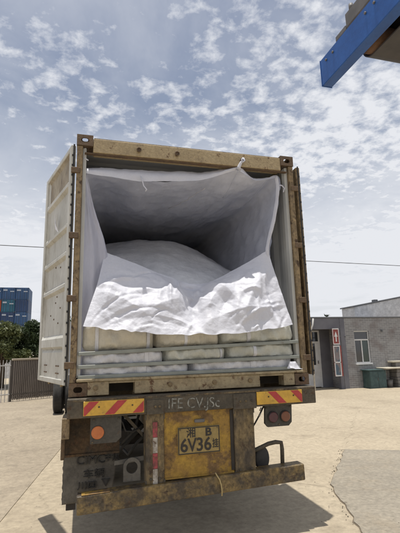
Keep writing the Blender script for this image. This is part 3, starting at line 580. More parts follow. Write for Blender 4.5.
# ================================================================== SEMI TRAILER
T = thing('semi_trailer', 'rusty flatbed trailer with yellow rear panel and striped reflectors under the container', 'trailer', (0, 0, 0))
rb = box('rear_beam', -1.225, 1.24, -.075, .10, 1.175, 1.343, 'frame', T, .006)
box('beam_lip', -1.215, 1.23, -.079, -.0755, 1.318, 1.335, 'frame2', rb, .001)
box('beam_joint_plate', -.52, -.36, -.086, -.076, 1.17, 1.30, 'frame', rb, .003); box('beam_joint_plate', .33, .57, -.086, -.076, 1.165, 1.31, 'frame', rb, .003)
for x in (-.44, -.40, .40, .46, .52): disc('bolt', (x, -.086, 1.24), (0, -1, 0), .012, .01, 'frame2', rb, 8)
def chevron(x0, x1, z0, z1, slope, first):
    B = box('reflective_board', x0, x1, -.092, -.0795, z0, z1, 'chevyel', T, .002)
    w = .085; h = z1-z0-.008; k = first
    while k < x1+.2:
        # parallelogram clipped to the board
        poly = []
        P_ = [(k, z0+.004), (k+w, z0+.004), (k+w+slope*h, z0+.004+h), (k+slope*h, z0+.004+h)]
        def clip(poly, xc, keep_gt):
            o_ = []
            for i in range(len(poly)):
                a, b = poly[i], poly[(i+1) % len(poly)]; ia = (a[0] >= xc) == keep_gt; ib = (b[0] >= xc) == keep_gt
                if ia: o_.append(a)
                if ia != ib: t = (xc-a[0])/(b[0]-a[0]); o_.append((xc, a[1]+(b[1]-a[1])*t))
            return o_
        P_ = clip(P_, x0+.004, True)
        if len(P_) > 2: P_ = clip(P_, x1-.004, False)
        if len(P_) > 2: prism('stripe', P_, -.0945, -.0925, 'chevred', B)
        k += .25
    for a in (.25, .8): disc('rivet', (x0+(x1-x0)*a, -.0925, (z0+z1)/2+.01), (0, -1, 0), .008, .006, 'frame', B, 8)
    return B
cb = chevron(-1.085, -.545, 1.195, 1.318, 1.0, -1.15); cb['label'] = 'left board, stripes leaning right'
cb = chevron(.575, 1.075, 1.195, 1.318, -1.0, .81); cb['label'] = 'right board, stripes leaning left'
text('chalk_writing', 'IFE CV.JSc', .135, 'chalk', T, (-.065, -.0765, 1.245), (R(90), R(1.5), 0), .0008, .92)
# uprights, yellow panel, number plate
for a, b in ((-.525, -.355), (.335, .545)):
    u_ = box('upright', a, b, -.06, .09, .565, 1.174, 'frame2', T, .006)
    if a < 0:
        for k, c in enumerate(('tapered', 'tapewhite', 'tapered', 'tapewhite')): box('tape', -.462, -.418, -.0635, -.0605, 1.10-(k+1)*.135, 1.10-k*.135-.003, c, u_, .001)
yp = box('rear_panel', -.353, .333, -.035, -.02, .585, 1.174, 'yellow', T, .003)
box('panel_flange', -.35, .325, -.05, -.0355, .586, .60, 'yellow', yp, .002); box('panel_slot', .30, .332, -.045, -.0355, .61, 1.16, 'dark', yp, .001)
NP = box('number_plate', -.225, .19, -.049, -.037, .785, 1.03, 'plate', T, .004)
pl = MB()
for a in ((-.221, .186, 1.017, 1.026), (-.221, .186, .789, .798), (-.221, -.212, .799, 1.016), (.177, .186, .799, 1.016)): pl.box(a[0], a[1], -.0515, -.0492, a[2], a[3], .001)
pl.build('plate_border', 'plateink', NP)
text('plate_lettering', '湘', .095, 'plateink', NP, (-.095, -.050, .972), bold=.001); text('plate_lettering', 'B', .10, 'plateink', NP, (.075, -.050, .972), bold=.003, sx=1.15)
for ch, x, s, sx in (('6', -.165, .165, .95), ('V', -.087, .165, .85), ('3', -.011, .165, .95), ('6', .066, .165, .95), ('挂', .143, .088, .72)): text('plate_lettering', ch, s, 'plateink', NP, (x, -.050, .862), bold=.0025 if ch != '挂' else .001, sx=sx)
lp = box('plate_lamp', -.06, .04, -.062, -.0355, 1.065, 1.095, 'greysteel', T, .005)
# bumper, slightly bent up to the right
m4 = Matrix.Translation((-.04, 0, .505)) @ Matrix.Rotation(-R(1.7), 4, 'Y')
bp_ = box('bumper', -1.08, 1.08, -.105, .03, -.075, .075, 'bumper', T, .008, m4)
box('bumper_highlight', -1.04, -.80, -.104, -.02, .0755, .079, 'yellow', bp_, .001, m4)  # highlight on the bumper's left top edge, put in as a yellow strip
# left: mudguard, flap, reflector bracket
fd = box('mudguard', -1.262, -.735, .26, .30, .80, 1.172, 'fender', T, .004); box('guard_rib', -1.262, -.735, .245, .2595, .79, .812, 'fender', fd, .002)
box('side_stay', -1.265, -1.20, -.02, .25, 1.00, 1.174, 'tanpost', T, .004)
box('side_stay', -1.268, -1.235, .02, .24, .82, .998, 'fender', T, .004)
# flap sheet with wavy edge
nu, nv = 26, 30; v = []
for side in (0, 1):
    for j in range(nv):
        for i in range(nu):
            u = i/(nu-1); w = j/(nv-1); x = -1.25+.50*u; z = .84-.45*w
            if i == 0: x += .010*noise.noise(Vector((w*14, 3, 1)))-.002
            y = .27+.01*math.sin(u*3.1)*w+.006*noise.noise(Vector((x*4, z*4, 1)))-.03*w*w+side*.012
            if i > nu-8: x -= .10*max(0, w-.25)*(i-(nu-8))/7*.9
            v.append((x, y, z))
q = lambda s, j, i: s*nu*nv+j*nu+i
f = []
for j in range(nv-1):
    for i in range(nu-1): f += [(q(0, j, i), q(0, j+1, i), q(0, j+1, i+1), q(0, j, i+1)), (q(1, j, i), q(1, j, i+1), q(1, j+1, i+1), q(1, j+1, i))]
for i in range(nu-1): f += [(q(0, nv-1, i), q(1, nv-1, i), q(1, nv-1, i+1), q(0, nv-1, i+1)), (q(0, 0, i), q(0, 0, i+1), q(1, 0, i+1), q(1, 0, i))]
for j in range(nv-1): f += [(q(0, j, 0), q(1, j, 0), q(1, j+1, 0), q(0, j+1, 0)), (q(0, j, nu-1), q(0, j+1, nu-1), q(1, j+1, nu-1), q(1, j, nu-1))]
mf = obj('mudflap', v, f, 'mudflap', T, True)
text('flap_lettering', 'CIMC', .105, 'embossed', mf, (-1.0, .262, .745), bold=.0, depth=.014, sx=1.05); text('flap_lettering', '中集', .07, 'embossed', mf, (-.805, .262, .75), depth=.01)
text('flap_lettering', '车辆', .085, 'embossed', mf, (-.97, .262, .62), depth=.012, sx=1.2)
obj('flap_mark', [(-.90, .246, .57), (-.82, .246, .57), (-.86, .246, .505), (-.90, .262, .57), (-.82, .262, .57), (-.86, .262, .505)], [(0, 2, 1), (3, 4, 5), (0, 1, 4, 3), (1, 2, 5, 4), (2, 0, 3, 5)], 'embossed', mf)
text('flap_lettering', '川四', .075, 'embossed', mf, (-1.03, .258, .525), depth=.014, sx=1.2)
box('tyre_dark_piece', -1.215, -1.13, .262, .275, .33, .45, 'dark', T, .003)  # dark piece added below the flap, standing in for the tyre bottom
br = prism('reflector_bracket', [(-1.02, .945), (-.79, .945), (-.745, .985), (-.745, 1.17), (-1.02, 1.17)], -.03, -.018, 'lampplate', T)
rf = disc('round_reflector', (-.955, -.031, 1.04), (0, -1, 0), .056, .014, 'orange', br, 28); 
# towing eye plate with hole and its bar
v, f = holed(.155, .20, .052, .052, .02, cy=.015, n=24)
R_ = []
for a, b, c in v:
    if b > .03 and (abs(a) > .06 or b > .09):                    # round the upper shoulders
        d_ = math.hypot(a, b-.02); k_ = min(1, .08/d_) if d_ > .08 else 1; a, b = a*k_, .02+(b-.02)*k_
    R_.append((-.643+a, .0+c, .695+b))
obj('tow_eye', R_, f, 'ring', T)
prism('eye_bar', [(-.80, .735), (-.53, .755), (-.53, .795), (-.80, .772)], .03, .05, 'ring', T)
prism('gusset_stay', [(-.74, 1.17), (-.70, 1.17), (-.53, .98), (-.53, .94)], .12, .14, 'frame', T)
# right: lamps on a bracket, bent step bar and rubber buffer
lb = prism('lamp_bracket', [(.68, 1.0), (.71, .965), (.94, .965), (.975, 1.0), (.985, 1.173), (.69, 1.173)], -.02, .012, 'lampplate', T)
for x, mt in ((.765, 'redlens'), (.90, 'amberlens')):
    l_ = disc('tail_lamp', (x, -.0205, 1.06), (0, -1, 0), .057, .016, 'dark', T, 28); disc('lens', (x, -.037, 1.06), (0, -1, 0), .05, .012, mt, l_, 28, .006)
tube('step_bar', [(.50, .02, .735), (.60, .02, .76), (.72, .02, .80), (.80, .02, .81), (.862, .02, .80), (.868, .02, .74), (.862, .02, .575)], .021, 'frame', T, 8)
bm_ = MB(); bm_.tube([(.655, .10, .665), (.655, .07, .665), (.655, .04, .665), (.655, .03, .665)], .1, 28, 0, True, [.085, .098, .098, .08]); bf = bm_.build('rubber_buffer', 'rubber', T, True); 
for vv in bf.data.vertices: vv.co.x *= .78; vv.co.z *= 1.18
for x, z in ((.575, 1.10), (.585, 1.155)): tube('cable_tag', [(x+.07, .0, z), (x+.05, -.005, z-.03)], .007, 'tapewhite', T, 6)
for x, r_ in ((-.30, .02), (-.18, .014)): tube('air_hose', [(x, .5, 1.1), (x-.2, .35, 1.0), (x-.38, .33, .85), (x-.45, .45, .72), (x-.5, .7, .75)], r_, 'rubber', T, 7)
tube('air_hose', [(-.55, .2, 1.16), (-.60, .18, 1.0), (-.68, .2, .92), (-.72, .3, .86), (-.7, .6, .8)], .013, 'rubber', T, 7)
tube('lamp_cable', [(.70, .03, 1.17), (.64, .02, 1.08), (.60, .05, 1.0), (.56, .08, .93)], .008, 'rubber', T, 6)
tube('lamp_cable', [(-.80, -.01, 1.17), (-.73, .02, 1.10), (-.70, .05, 1.02), (-.62, .1, 1.0), (-.53, .12, 1.05)], .008, 'rubber', T, 6)
for a in (-.525, -.355, .335, .545): box('weld_bead', a-.008, a+.008, -.066, -.055, .57, .60, 'frame', T, .003); box('weld_bead', a-.006, a+.006, -.064, -.058, 1.12, 1.172, 'frame', T, .002)
for x, z in ((-1.0, .96), (-.77, 1.15), (-.99, 1.15), (.70, 1.15), (.965, 1.15), (.83, .985)): disc('bolt', (x, -.0305 if x < 0 else -.0205, z), (0, -1, 0), .009, .008, 'frame2', T, 6, .002)
for x in (-.48, -.40, .38, .50): disc('bolt', (x, -.0605, .61), (0, -1, 0), .013, .01, 'frame', T, 6, .002)
for x in (-.20, .165): disc('bolt', (x, -.0495, 1.008), (0, -1, 0), .007, .006, 'frame2', T, 6, .001)
# chassis
for x in (-.46, .46):
    box('chassis_rail', x-.07, x+.07, .12, 12.0, 1.06, 1.338, 'frame', T, .004)
for y in (1.1, 2.4, 3.7, 5.2, 6.8, 8.5, 10.2, 11.8): box('cross_member', -1.20, 1.20, y-.06, y+.06, 1.2, 1.336, 'frame', T, .003)
for x in (-1.21, 1.16): box('side_rail', x, x+.05, .12, 11.9, 1.21, 1.338, 'frame', T, .003)
# wheels
def tyre_data(r, w, rim):
    prof = [(rim, -w/2+.03), (rim+.04, -w/2+.005), (r-.09, -w/2-.006), (r-.03, -w/2+.008), (r-.006, -w/2+.035)]
    for k in range(-2, 3): prof += [(r, k*w*.16-w*.055), (r, k*w*.16+w*.055), (r-.014, k*w*.16+w*.065), (r-.014, (k+1)*w*.16-w*.065)][: 4 if k < 2 else 2]
    prof += [(r-.006, w/2-.035), (r-.03, w/2-.008), (r-.09, w/2+.006), (rim+.04, w/2-.005), (rim, w/2-.03)]
    n = 40; v = []; f = []; m = len(prof)
    for k in range(n):
        a = 2*math.pi*k/n
        for rr_, x in prof: v.append((x, rr_*math.cos(a), rr_*math.sin(a)))
    for k in range(n):
        for i in range(m-1): f.append((k*m+i, ((k+1) % n)*m+i, ((k+1) % n)*m+i+1, k*m+i+1))
    me = bpy.data.meshes.new('tyre'); me.from_pydata(v, [], f); me.polygons.foreach_set('use_smooth', [True]*len(f)); me.update(); me.materials.append(M['rubber'])
    v = []; f = []; prof = [(rim+.002, -w/2+.025), (rim-.02, -w/2+.04), (rim-.03, -.03), (.12, .0), (.11, -.07), (.001, -.08)]; prof += [(rim-.03, .03), (rim-.02, w/2-.04), (rim+.002, w/2-.025)][::1]
    prof = [(rim+.002, w/2-.025), (rim-.03, w/2-.05), (rim-.03, -.02), (.13, .01), (.12, -.08), (.001, -.09)]
    m = len(prof)
    for k in range(n):
        a = 2*math.pi*k/n
        for rr_, x in prof: v.append((x, rr_*math.cos(a), rr_*math.sin(a)))
    for k in range(n):
        for i in range(m-1): f.append((k*m+i, ((k+1) % n)*m+i, ((k+1) % n)*m+i+1, k*m+i+1))
    m2 = bpy.data.meshes.new('rim'); m2.from_pydata(v, [], f); m2.polygons.foreach_set('use_smooth', [True]*len(f)); m2.update(); m2.materials.append(M['rim'])
    return me, m2
TY, RM = tyre_data(.505, .26, .285)
def wheel(parent, x, y, flip, rz=0, z=.505):
    w = bpy.data.objects.new('wheel', TY); COL.objects.link(w); w.parent = parent; w.location = Vector((x, y, z))-ABS[parent]; w.rotation_euler.z = (math.pi if flip else 0)+rz
    r_ = bpy.data.objects.new('rim', RM); COL.objects.link(r_); r_.parent = w
for y in (2.35, 3.65, 4.95):
    tube('axle', [(-1.0, y, .505), (1.0, y, .505)], .075, 'dark', T, 10)
    for x in (-1.115, -.80, .80, 1.115): wheel(T, x, y, x > 0)
    for x in (-.46, .46): box('leaf_spring', x-.04, x+.04, y-.55, y+.55, .60, .70, 'dark', T, .01)
    for x in (-.55, .55): disc('brake_chamber', (x, y-.38, .62), (0, -1, 0), .10, .16, 'dark', T, 16)
box('mudflap', .62, 1.19, 1.75, 1.762, .42, 1.17, 'mudflap', T, .002)
box('air_tank_mount', -.30, .30, .6, 1.2, .75, 1.05, 'dark', T, .02)
for sx in (-1, 1): tube('landing_leg', [(sx*.75, 9.0, 1.05), (sx*.75, 9.0, .45)], .06, 'dark', T, 8)
o = tube('rope', [(.115, -.107, .62), (.125, -.118, .60), (.15, -.122, .56), (.165, -.122, .51), (.17, -.122, .46), (.168, -.120, .42)], .006, 'rope', None, 6); tag(o, 'thin straw-coloured rope end hanging over the bumper under the number plate', 'rope')

# ================================================================== TRACTOR ahead of the trailer, set a little to the left
TR = thing('truck_tractor', 'truck tractor almost hidden ahead of the trailer, one rear wheel showing', 'truck', (-.62, 10.5, 0))
for dx in (-.42, .42): box('chassis_beam', -.62+dx-.05, -.62+dx+.05, 8.9, 15.3, .75, 1.0, 'dark', TR)
for y in (9.55, 10.9):
    for dx in (-1.13, -.80, .80, 1.13): wheel(TR, -.62+dx, y, dx > 0)
    tube('drive_axle', [(-1.55, y, .505), (.3, y, .505)], .09, 'dark', TR, 10)
for dx in (-1.13, 1.13): wheel(TR, -.62+dx, 14.3, dx > 0)
prism('cab', [(13.3, .6), (15.5, .6), (15.5, 1.6), (15.25, 2.75), (14.9, 2.95), (13.3, 2.95)], -1.75, .55, 'cabpaint', TR, axis='x')
prism('cab_window', [(14.2, 1.75), (15.25, 1.75), (15.1, 2.5), (14.2, 2.5)], -1.756, -1.751, 'glass', TR, axis='x')
box('fuel_tank', -1.75, -1.2, 11.8, 13.1, .45, 1.0, 'greysteel', TR, .05)

# ================================================================== BELT CONVEYOR overhead on the right
C = thing('belt_conveyor', 'blue steel conveyor frame with dark belt jutting in overhead at the top right', 'conveyor', (1.3, -8.2, 0))
box('side_beam', .868, .966, -7.5, -1.225, 4.0, 4.25, 'blue', C, .005); box('side_beam', 1.72, 1.82, -7.5, -1.45, 4.0, 4.25, 'blue', C, .005)
for y_ in (-1.32, -1.42, -1.85, -1.95, -2.4, -2.5): disc('bolt', (.868, y_, 4.19), (-1, 0, 0), .011, .012, 'greysteel', C, 6, .002)
box('end_cap', .866, .968, -1.2245, -1.218, 3.998, 4.252, 'blue', C, .001)
tube('head_pulley', [(.968, -1.70, 4.115), (1.718, -1.70, 4.115)], .105, 'pulley', C, 28)
b1 = MB(); n = 26; prof = []
for k in range(n+1):
    a = -math.pi/2+math.pi*k/n; prof.append((-1.70+.125*math.cos(a), 4.115+.125*math.sin(a)))
prof = [(-7.3, 3.99)]+prof+[(-7.3, 4.24)]
v = []; f = []
for y, z in prof: v += [(1.03, y, z), (1.66, y, z)]
for y, z in prof:
    dy, dz = (y+1.70, z-4.115); q_ = math.hypot(dy, dz) if y > -2 else 1; s_ = (-.012*dy/q_, -.012*dz/q_) if y > -2 else (0, .012 if z < 4.1 else -.012); v += [(1.03, y+s_[0], z+s_[1]), (1.66, y+s_[0], z+s_[1])]
m_ = len(prof)
for i in range(m_-1):
    a = 2*i; b = 2*m_+2*i; f += [(a, a+1, a+3, a+2), (b, b+2, b+3, b+1), (a, a+2, b+2, b), (a+1, b+1, b+3, a+3)]
obj('belt', v, f, 'belt', C)
for y in (-2.6, -3.8, -5.0, -6.2): tube('idler_roller', [(.968, y, 4.05), (1.718, y, 4.05)], .03, 'pulley', C, 10)
box('bearing_block', .875, .96, -1.95, -1.60, 4.263, 4.40, 'greysteel', C, .01); box('bearing_plate', .88, .95, -1.595, -1.45, 4.263, 4.31, 'greysteel', C, .005)
tube('bolt', [(.90, -1.66, 4.40), (.90, -1.66, 4.45)], .018, 'greysteel', C, 8)
box('motor_box', .98, 1.25, -2.2, -1.75, 4.27, 4.46, 'pulley', C, .02)
for x in (.917, 1.77):
    for y in (-7.2, -6.0): box('support_leg', x-.05, x+.05, y-.05, y+.05, 0, 3.999, 'blue', C, .005)

# ================================================================== RIGHT: brick building
B = thing('brick_building', 'low grey brick building with white window and recessed door, right of the truck', 'building', (10, 14, 0))
WX0, WX1, WY, WH = 9.28, 16.5, 11.36, 2.87
mb = MB()                                                        # front wall with the window opening
wx0, wx1, wz0, wz1 = 9.92, 10.66, .99, 2.33
for a in ((WX0, wx0, 0, WH), (wx1, WX1, 0, WH), (wx0+.0005, wx1-.0005, 0, wz0), (wx0+.0005, wx1-.0005, wz1, WH)): mb.box(a[0], a[1], WY, WY+.24, a[2], a[3], 0)
mb.box(WX0+.001, WX0+.24, WY+.241, 12.2, 0, WH-.001, 0)
mb.build('wall', 'brick', B)
box('back_wall', 7.0, WX1, 17.8, 18.0, 0, WH, 'brick', B, 0); box('end_wall', WX1-.2, WX1, WY+.241, 17.799, 0, WH-.001, 'brick', B, 0); box('end_wall', 6.6, 6.8, 12.21, 17.8, 0, WH-.001, 'render', B, 0)
box('roof', 6.62, WX1+.03, WY-.03, 18.02, WH+.001, WH+.06, 'roofdark', B, .01)
w_ = box('window', wx0, wx1, WY+.05, WY+.11, 1.93, 1.985, 'white', B, .004)
for a in ((wx0, wx0+.05, wz0, 1.929), (wx1-.05, wx1, wz0, 1.929), (10.265, 10.315, wz0+.051, 1.929), (wx0+.051, wx1-.051, wz0, wz0+.05), (wx0, wx0+.04, 1.986, wz1), (wx1-.04, wx1, 1.986, wz1), (wx0+.041, wx1-.041, wz1-.04, wz1)): box('frame', a[0], a[1], WY+.04, WY+.10, a[2], a[3], 'white', w_, .004)
box('pane', wx0+.05, 10.266, WY+.07, WY+.08, wz0+.05, 1.93, 'glass', w_, 0); box('pane', 10.314, wx1-.05, WY+.07, WY+.08, wz0+.05, 1.93, 'glassgreen', w_, 0); box('pane', wx0+.04, wx1-.04, WY+.075, WY+.085, 1.986, wz1-.04, 'glass', w_, 0)
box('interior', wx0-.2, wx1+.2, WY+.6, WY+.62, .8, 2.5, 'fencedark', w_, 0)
box('sill', wx0-.03, wx1+.03, WY-.05, WY+.04, wz0-.06, wz0-.001, 'white', w_, .005)
box('wall_bracket', 11.28, 11.34, WY-.08, WY-.001, 2.27, 2.38, 'roofdark', B, .01); box('wall_bracket', 9.46, 9.50, WY-.05, WY-.001, 2.08, 2.14, 'roofdark', B, .01)
# porch part
mb = MB(); dx0, dx1, dz1 = 7.95, 8.80, 2.42
for a in ((6.8, dx0, 0, WH-.002), (dx1, WX0+.0, 0, WH-.002), (dx0+.001, dx1-.001, dz1, WH-.002)): mb.box(a[0], a[1], 12.2, 12.4, a[2], a[3], 0)
mb.build('porch_wall', 'render', B)
box('fascia', 6.62, WX0-.001, WY+.0, WY+.16, 2.42, WH, 'render', B, .004); box('porch_ceiling', 6.63, WX0-.002, WY+.161, 12.199, 2.58, 2.66, 'render', B, 0)
box('pillar', WX0-.16, WX0-.001, WY+.004, WY+.16, 0, 2.419, 'render', B, .005); box('pilaster', WX0+.001, WX0+.22, WY-.012, WY-.0005, 0, WH-.002, 'render', B, .003)
d_ = box('door', dx0+.05, dx1-.05, 12.25, 12.29, .04, .95, 'white', B, .004)
for a in ((dx0, dx0+.07, .02, 2.41), (dx1-.07, dx1, .02, 2.41), (dx0+.071, dx1-.071, 1.86, 1.94), (dx0+.071, dx1-.071, 2.34, 2.41), (dx0+.071, dx0+.17, .951, 1.859), (dx1-.24, dx1-.071, .951, 1.859)): box('door_frame', a[0], a[1], 12.225, 12.285, a[2], a[3], 'white', d_, .003)
box('pane', dx0+.17, dx1-.24, 12.255, 12.265, .951, 1.859, 'glass', d_, 0); box('pane', dx0+.071, dx1-.071, 12.255, 12.265, 1.941, 2.339, 'glass', d_, 0); box('door_handle', dx1-.17, dx1-.14, 12.17, 12.224, 1.0, 1.13, 'greysteel', d_, .005)
tube('downpipe', [(8.02, 11.30, 2.86), (7.98, 11.30, 2.6), (7.86, 11.30, 2.35), (7.86, 11.30, 0)], .035, 'galv', B, 8)
# notice boards by the door
S = box('red_sign', 8.80, 9.10, 11.20, 11.235, 1.78, 2.44, 'signred', None, .004); tag(S, 'red sign with white upward figure hanging beside the white door', 'sign')
for a in ((8.80, 9.10, 2.40, 2.44), (8.80, 9.10, 1.78, 1.82), (8.80, 8.83, 1.821, 2.399), (9.07, 9.10, 1.821, 2.399)): box('sign_border', a[0], a[1], 11.194, 11.1995, a[2], a[3], 'white', S, .001)
prism('figure', [(8.925, 1.90), (8.975, 1.90), (8.975, 2.1), (9.03, 2.1), (8.95, 2.31), (8.87, 2.1), (8.925, 2.1)], 11.194, 11.199, 'white', S)
P_ = thing('notice_board', 'white-framed notice board with bluish posters below the red sign', 'notice board', (8.97, 11.3, .5))
box('backing', 8.78, 9.16, 11.21, 11.24, .52, 1.74, 'signred', P_, .003)
for a in ((8.78, 9.08, 1.70, 1.74), (8.78, 9.08, 1.05, 1.09), (8.78, 9.08, .52, .56), (8.78, 8.815, .561, 1.699), (9.045, 9.08, .561, 1.699)): box('frame', a[0], a[1], 11.19, 11.2095, a[2], a[3], 'white', P_, .002)
box('poster', 8.815, 9.045, 11.202, 11.2095, 1.09, 1.70, 'poster', P_, 0); box('poster', 8.815, 9.045, 11.202, 11.2095, .56, 1.05, 'poster', P_, 0)
for z in (.8, 1.5, 2.1): box('board_arm', 8.95, 9.20, 11.2405, 11.363, z, z+.03, 'greysteel', P_, .003)
# roof plant
pt = thing('roof_plant', 'small dark weed growing on the roof edge above the door', 'plant', (8.85, 11.6, WH+.06)); mb = MB()
for k in range(26):
    a = random.uniform(0, 6.28); l_ = random.uniform(.12, .30); d3 = Vector((math.cos(a)*.8, math.sin(a)*.8, random.uniform(.25, 1))).normalized()*l_; s3 = Vector((-d3.y, d3.x, 0)).normalized()*.022
    b3 = Vector((8.85, 11.6, WH+.07)); mb.add([b3, b3+d3*.55+s3, b3+d3, b3+d3*.55-s3], [(0, 1, 2, 3)])
mb.build('leaves', 'plant', pt); tube('stem', [(8.85, 11.6, WH+.055), (8.85, 11.6, WH+.16)], .012, 'plant', pt, 6)
# clutter along the wall
Gc = thing('green_cabinet', 'low dark green metal cabinet under the window', 'cabinet', (10.55, 11.0, 0))
box('cabinet_body', 10.14, 10.93, 10.88, 11.33, .0, .70, 'green', Gc, .012); box('top_plate', 10.06, 10.80, 10.84, 11.34, .701, .74, 'green', Gc, .006)
for a in (10.16, 10.54): box('cabinet_door', a, a+.37, 10.866, 10.8795, .05, .66, 'green', Gc, .006)
box('handle', 10.50, 10.52, 10.85, 10.8655, .3, .42, 'greysteel', Gc, .003)
Sb = thing('stone_bench', 'pale stone slab on rough piers by the brick wall', 'bench', (11.9, 11.0, 0))
box('slab_top', 10.82, 13.2, 10.70, 11.33, .742, .80, 'slab', Sb, .015)
def rough_pier(x0, x1, y0, y1, z1):
    mb = MB(); z = 0; k = 0
    while z < z1-.01:
        h_ = min(random.uniform(.12, .2), z1-z); x = x0
        while x < x1-.03:
            w3 = min(random.uniform(.15, .28), x1-x); mb.box(x, x+w3-.006, y0+random.uniform(-.02, .02), y1, z, z+h_-.004, .02); x += w3
        z += h_
    return mb
rough_pier(11.45, 11.95, 10.85, 11.32, .741).build('pier', 'pier', Sb); rough_pier(12.5, 13.1, 10.85, 11.32, .741).build('pier', 'pier', Sb)
Sp = box('spare_slab', 11.42, 13.3, 11.0, 11.34, .98, 1.05, 'slab', None, .015); tag(Sp, 'second pale slab lying above the stone bench, at the right edge', 'stone slab')
rough_pier(11.7, 12.0, 11.02, 11.33, .978-.802)
mb = rough_pier(11.6, 12.9, 11.04, 11.33, .177); o = obj('stone_blocks', [(x, y, z+.802) for x, y, z in mb.v], mb.f, 'pier'); tag(o, 'rough grey blocks wedged between the two pale slabs', 'stone blocks')
Bk = thing('plastic_bucket', 'small grey bucket in the dark gap under the stone slab', 'bucket', (11.15, 11.0, 0))
MB().tube([(11.15, 11.0, 0), (11.15, 11.0, .30)], .14, 16, 0, True, [.11, .14]).build('bucket_body', 'greysteel', Bk, True); tube('bucket_rim', [(11.15+.142*math.cos(a), 11.0+.142*math.sin(a), .30) for a in [k*math.pi/8 for k in range(17)]], .01, 'greysteel', Bk, 6)
# warehouse behind
Wh = thing('warehouse', 'rough white warehouse wall with dark sloping roof edge behind the brick building', 'building', (19, 19.5, 0))
prism('wall', [(14.95, 0), (25, 0), (25, 5.75), (14.95, 4.03)], 18.1, 19.4, 'whitewall', Wh)
prism('roof_edge', [(14.88, 4.025), (25.1, 5.77), (25.1, 5.85), (14.88, 4.10)], 18.06, 19.5, 'roofdark', Wh); box('roof_vent', 16.55, 16.8, 18.2, 18.5, 4.35, 4.53, 'roofdark', Wh, .02)

# ================================================================== LEFT: fence
FD = Vector((1.67, .85, 0)).normalized(); FN = Vector((FD.y, -FD.x, 0)); FO = Vector((-3.62, 13.40, 0))
def fm(o_): return Matrix(((FD.x, -FN.x, 0, o_.x), (FD.y, -FN.y, 0, o_.y), (0, 0, 1, 0), (0, 0, 0, 1)))
m4 = fm(FO)
F = thing('panel_fence', 'brown-grey ribbed sheet fence with pale cap, left of the truck', 'fence', tuple(FO))
bk = box('backing_sheet', 0, 6.0, .03, .045, .10, 1.50, 'fencedark', F, 0, m4); box('cap_rail', -.02, 6.02, -.05, .09, 1.50, 1.57, 'cap', F, .01, m4); box('bottom_rail', 0, 6.0, -.015, .03, .24, .29, 'fencedark', F, .003, m4)
ref = None
for k in range(85):
    x = .04+k*.07
    if ref is None: ref = box('slat', x, x+.048, -.012, .029, .06, 1.498, 'fence', F, .008, m4)
    else:
        c = ref.copy(); COL.objects.link(c); c.location = ref.location+FD*(k*.07)
ref2 = None
for k in range(26):
    x = .15+k*.23
    if ref2 is None:
        pts_ = [m4 @ Vector((x+.075*math.cos(a), -.03, .13+.075*math.sin(a))) for a in [math.pi*j/8 for j in range(9)]]; pts_ = [m4 @ Vector((x+.075, -.03, .0))]+pts_+[m4 @ Vector((x-.075, -.03, .0))]
        ref2 = tube('hoop', pts_, .007, 'fence', F, 5)
    else: c = ref2.copy(); COL.objects.link(c); c.location = ref2.location+FD*(k*.23)
for x in (0.0, 2.0, 4.0, 6.0): box('post', x-.04, x+.04, .046, .12, 0, 1.498, 'fencedark', F, .005, m4)
F2 = thing('rod_fence', 'pale vertical rod fence at the left edge beside the ribbed fence', 'fence', tuple(FO-FD*3))
m5 = fm(FO-FD*3.1)
for z in (.25, 1.30): box('rail', 0, 3.05, .0, .035, z, z+.04, 'galv', F2, .004, m5)
ref = None
for k in range(25):
    x = .02+k*.125
    if ref is None: ref = box('rod', x-.011, x+.011, .036, .058, 0, 1.52, 'galv', F2, .004, m5)
    else: c = ref.copy(); COL.objects.link(c); c.location = ref.location+FD*(k*.125)

# trees behind the fence
def tree(name, label, x, y, h, rx, mat, seed, nleaf=9000, ls=.10):
    r = np.random.default_rng(seed); T_ = thing(name, label, 'tree', (x, y, 0), 'trees behind the fence')
    mb = MB(); top = Vector((x+r.normal()*.15, y, h*.62)); mb.tube([(x, y, -.02), (x+.04, y, h*.25), (x-.03, y, h*.45), top], .1, 8, 0, True, [.15, .11, .08, .03])
    clumps = []
    for k in range(26):
        a = r.uniform(0, 6.28); el = r.uniform(-.5, 1); q = r.uniform(.35, 1)
        c = np.array((x+rx*q*math.cos(a)*math.cos(el*1.2), y+rx*q*math.sin(a)*math.cos(el*1.2), h*.58+h*.36*math.sin(el*1.35)*q)); clumps.append((c, r.uniform(.28, .5)*rx*.9))
        if k < 14: mb.tube([(x, y, h*r.uniform(.2, .45)), tuple((np.array((x, y, h*.45))+c)/2+r.normal(size=3)*.08), tuple(c)], .03, 5, 0, True, [.05, .03, .01])
    mb.build('trunk', 'bark', T_, True)
    V = []; Fc = []; nc = len(clumps)
    for k in range(nleaf):
        c, s = clumps[r.integers(nc)]; d = r.normal(size=3); d /= np.linalg.norm(d); rad = s*r.uniform(.45, 1.08)
        p_ = c+d*rad*np.array((1, 1, .8)); a = r.normal(size=3)+d*.4+np.array((0, 0, .5)); a /= np.linalg.norm(a); b = np.cross(a, r.normal(size=3)); b /= np.linalg.norm(b); e = np.cross(a, b)
        w = ls*r.uniform(.6, 1.25); i = len(V); V += [p_-b*w, p_+e*w*.45, p_+b*w, p_-e*w*.45]; Fc.append((i, i+1, i+2, i+3))
    V = np.array(V); V[:, 2] = np.maximum(V[:, 2], .25)
    obj('crown', V, Fc, mat, T_)
tree('broadleaf_tree', 'lighter green bushy tree behind the fence below the blue containers', -5.15, 20.5, 3.75, 1.25, 'leafC', 1)
tree('broadleaf_tree', 'dark green tree nearest the open container door', -3.45, 21.2, 4.15, 1.05, 'leafB', 2)
tree('broadleaf_tree', 'mid green tree at the far left edge behind the rod fence', -7.2, 21.5, 3.7, 1.5, 'leafA', 3)
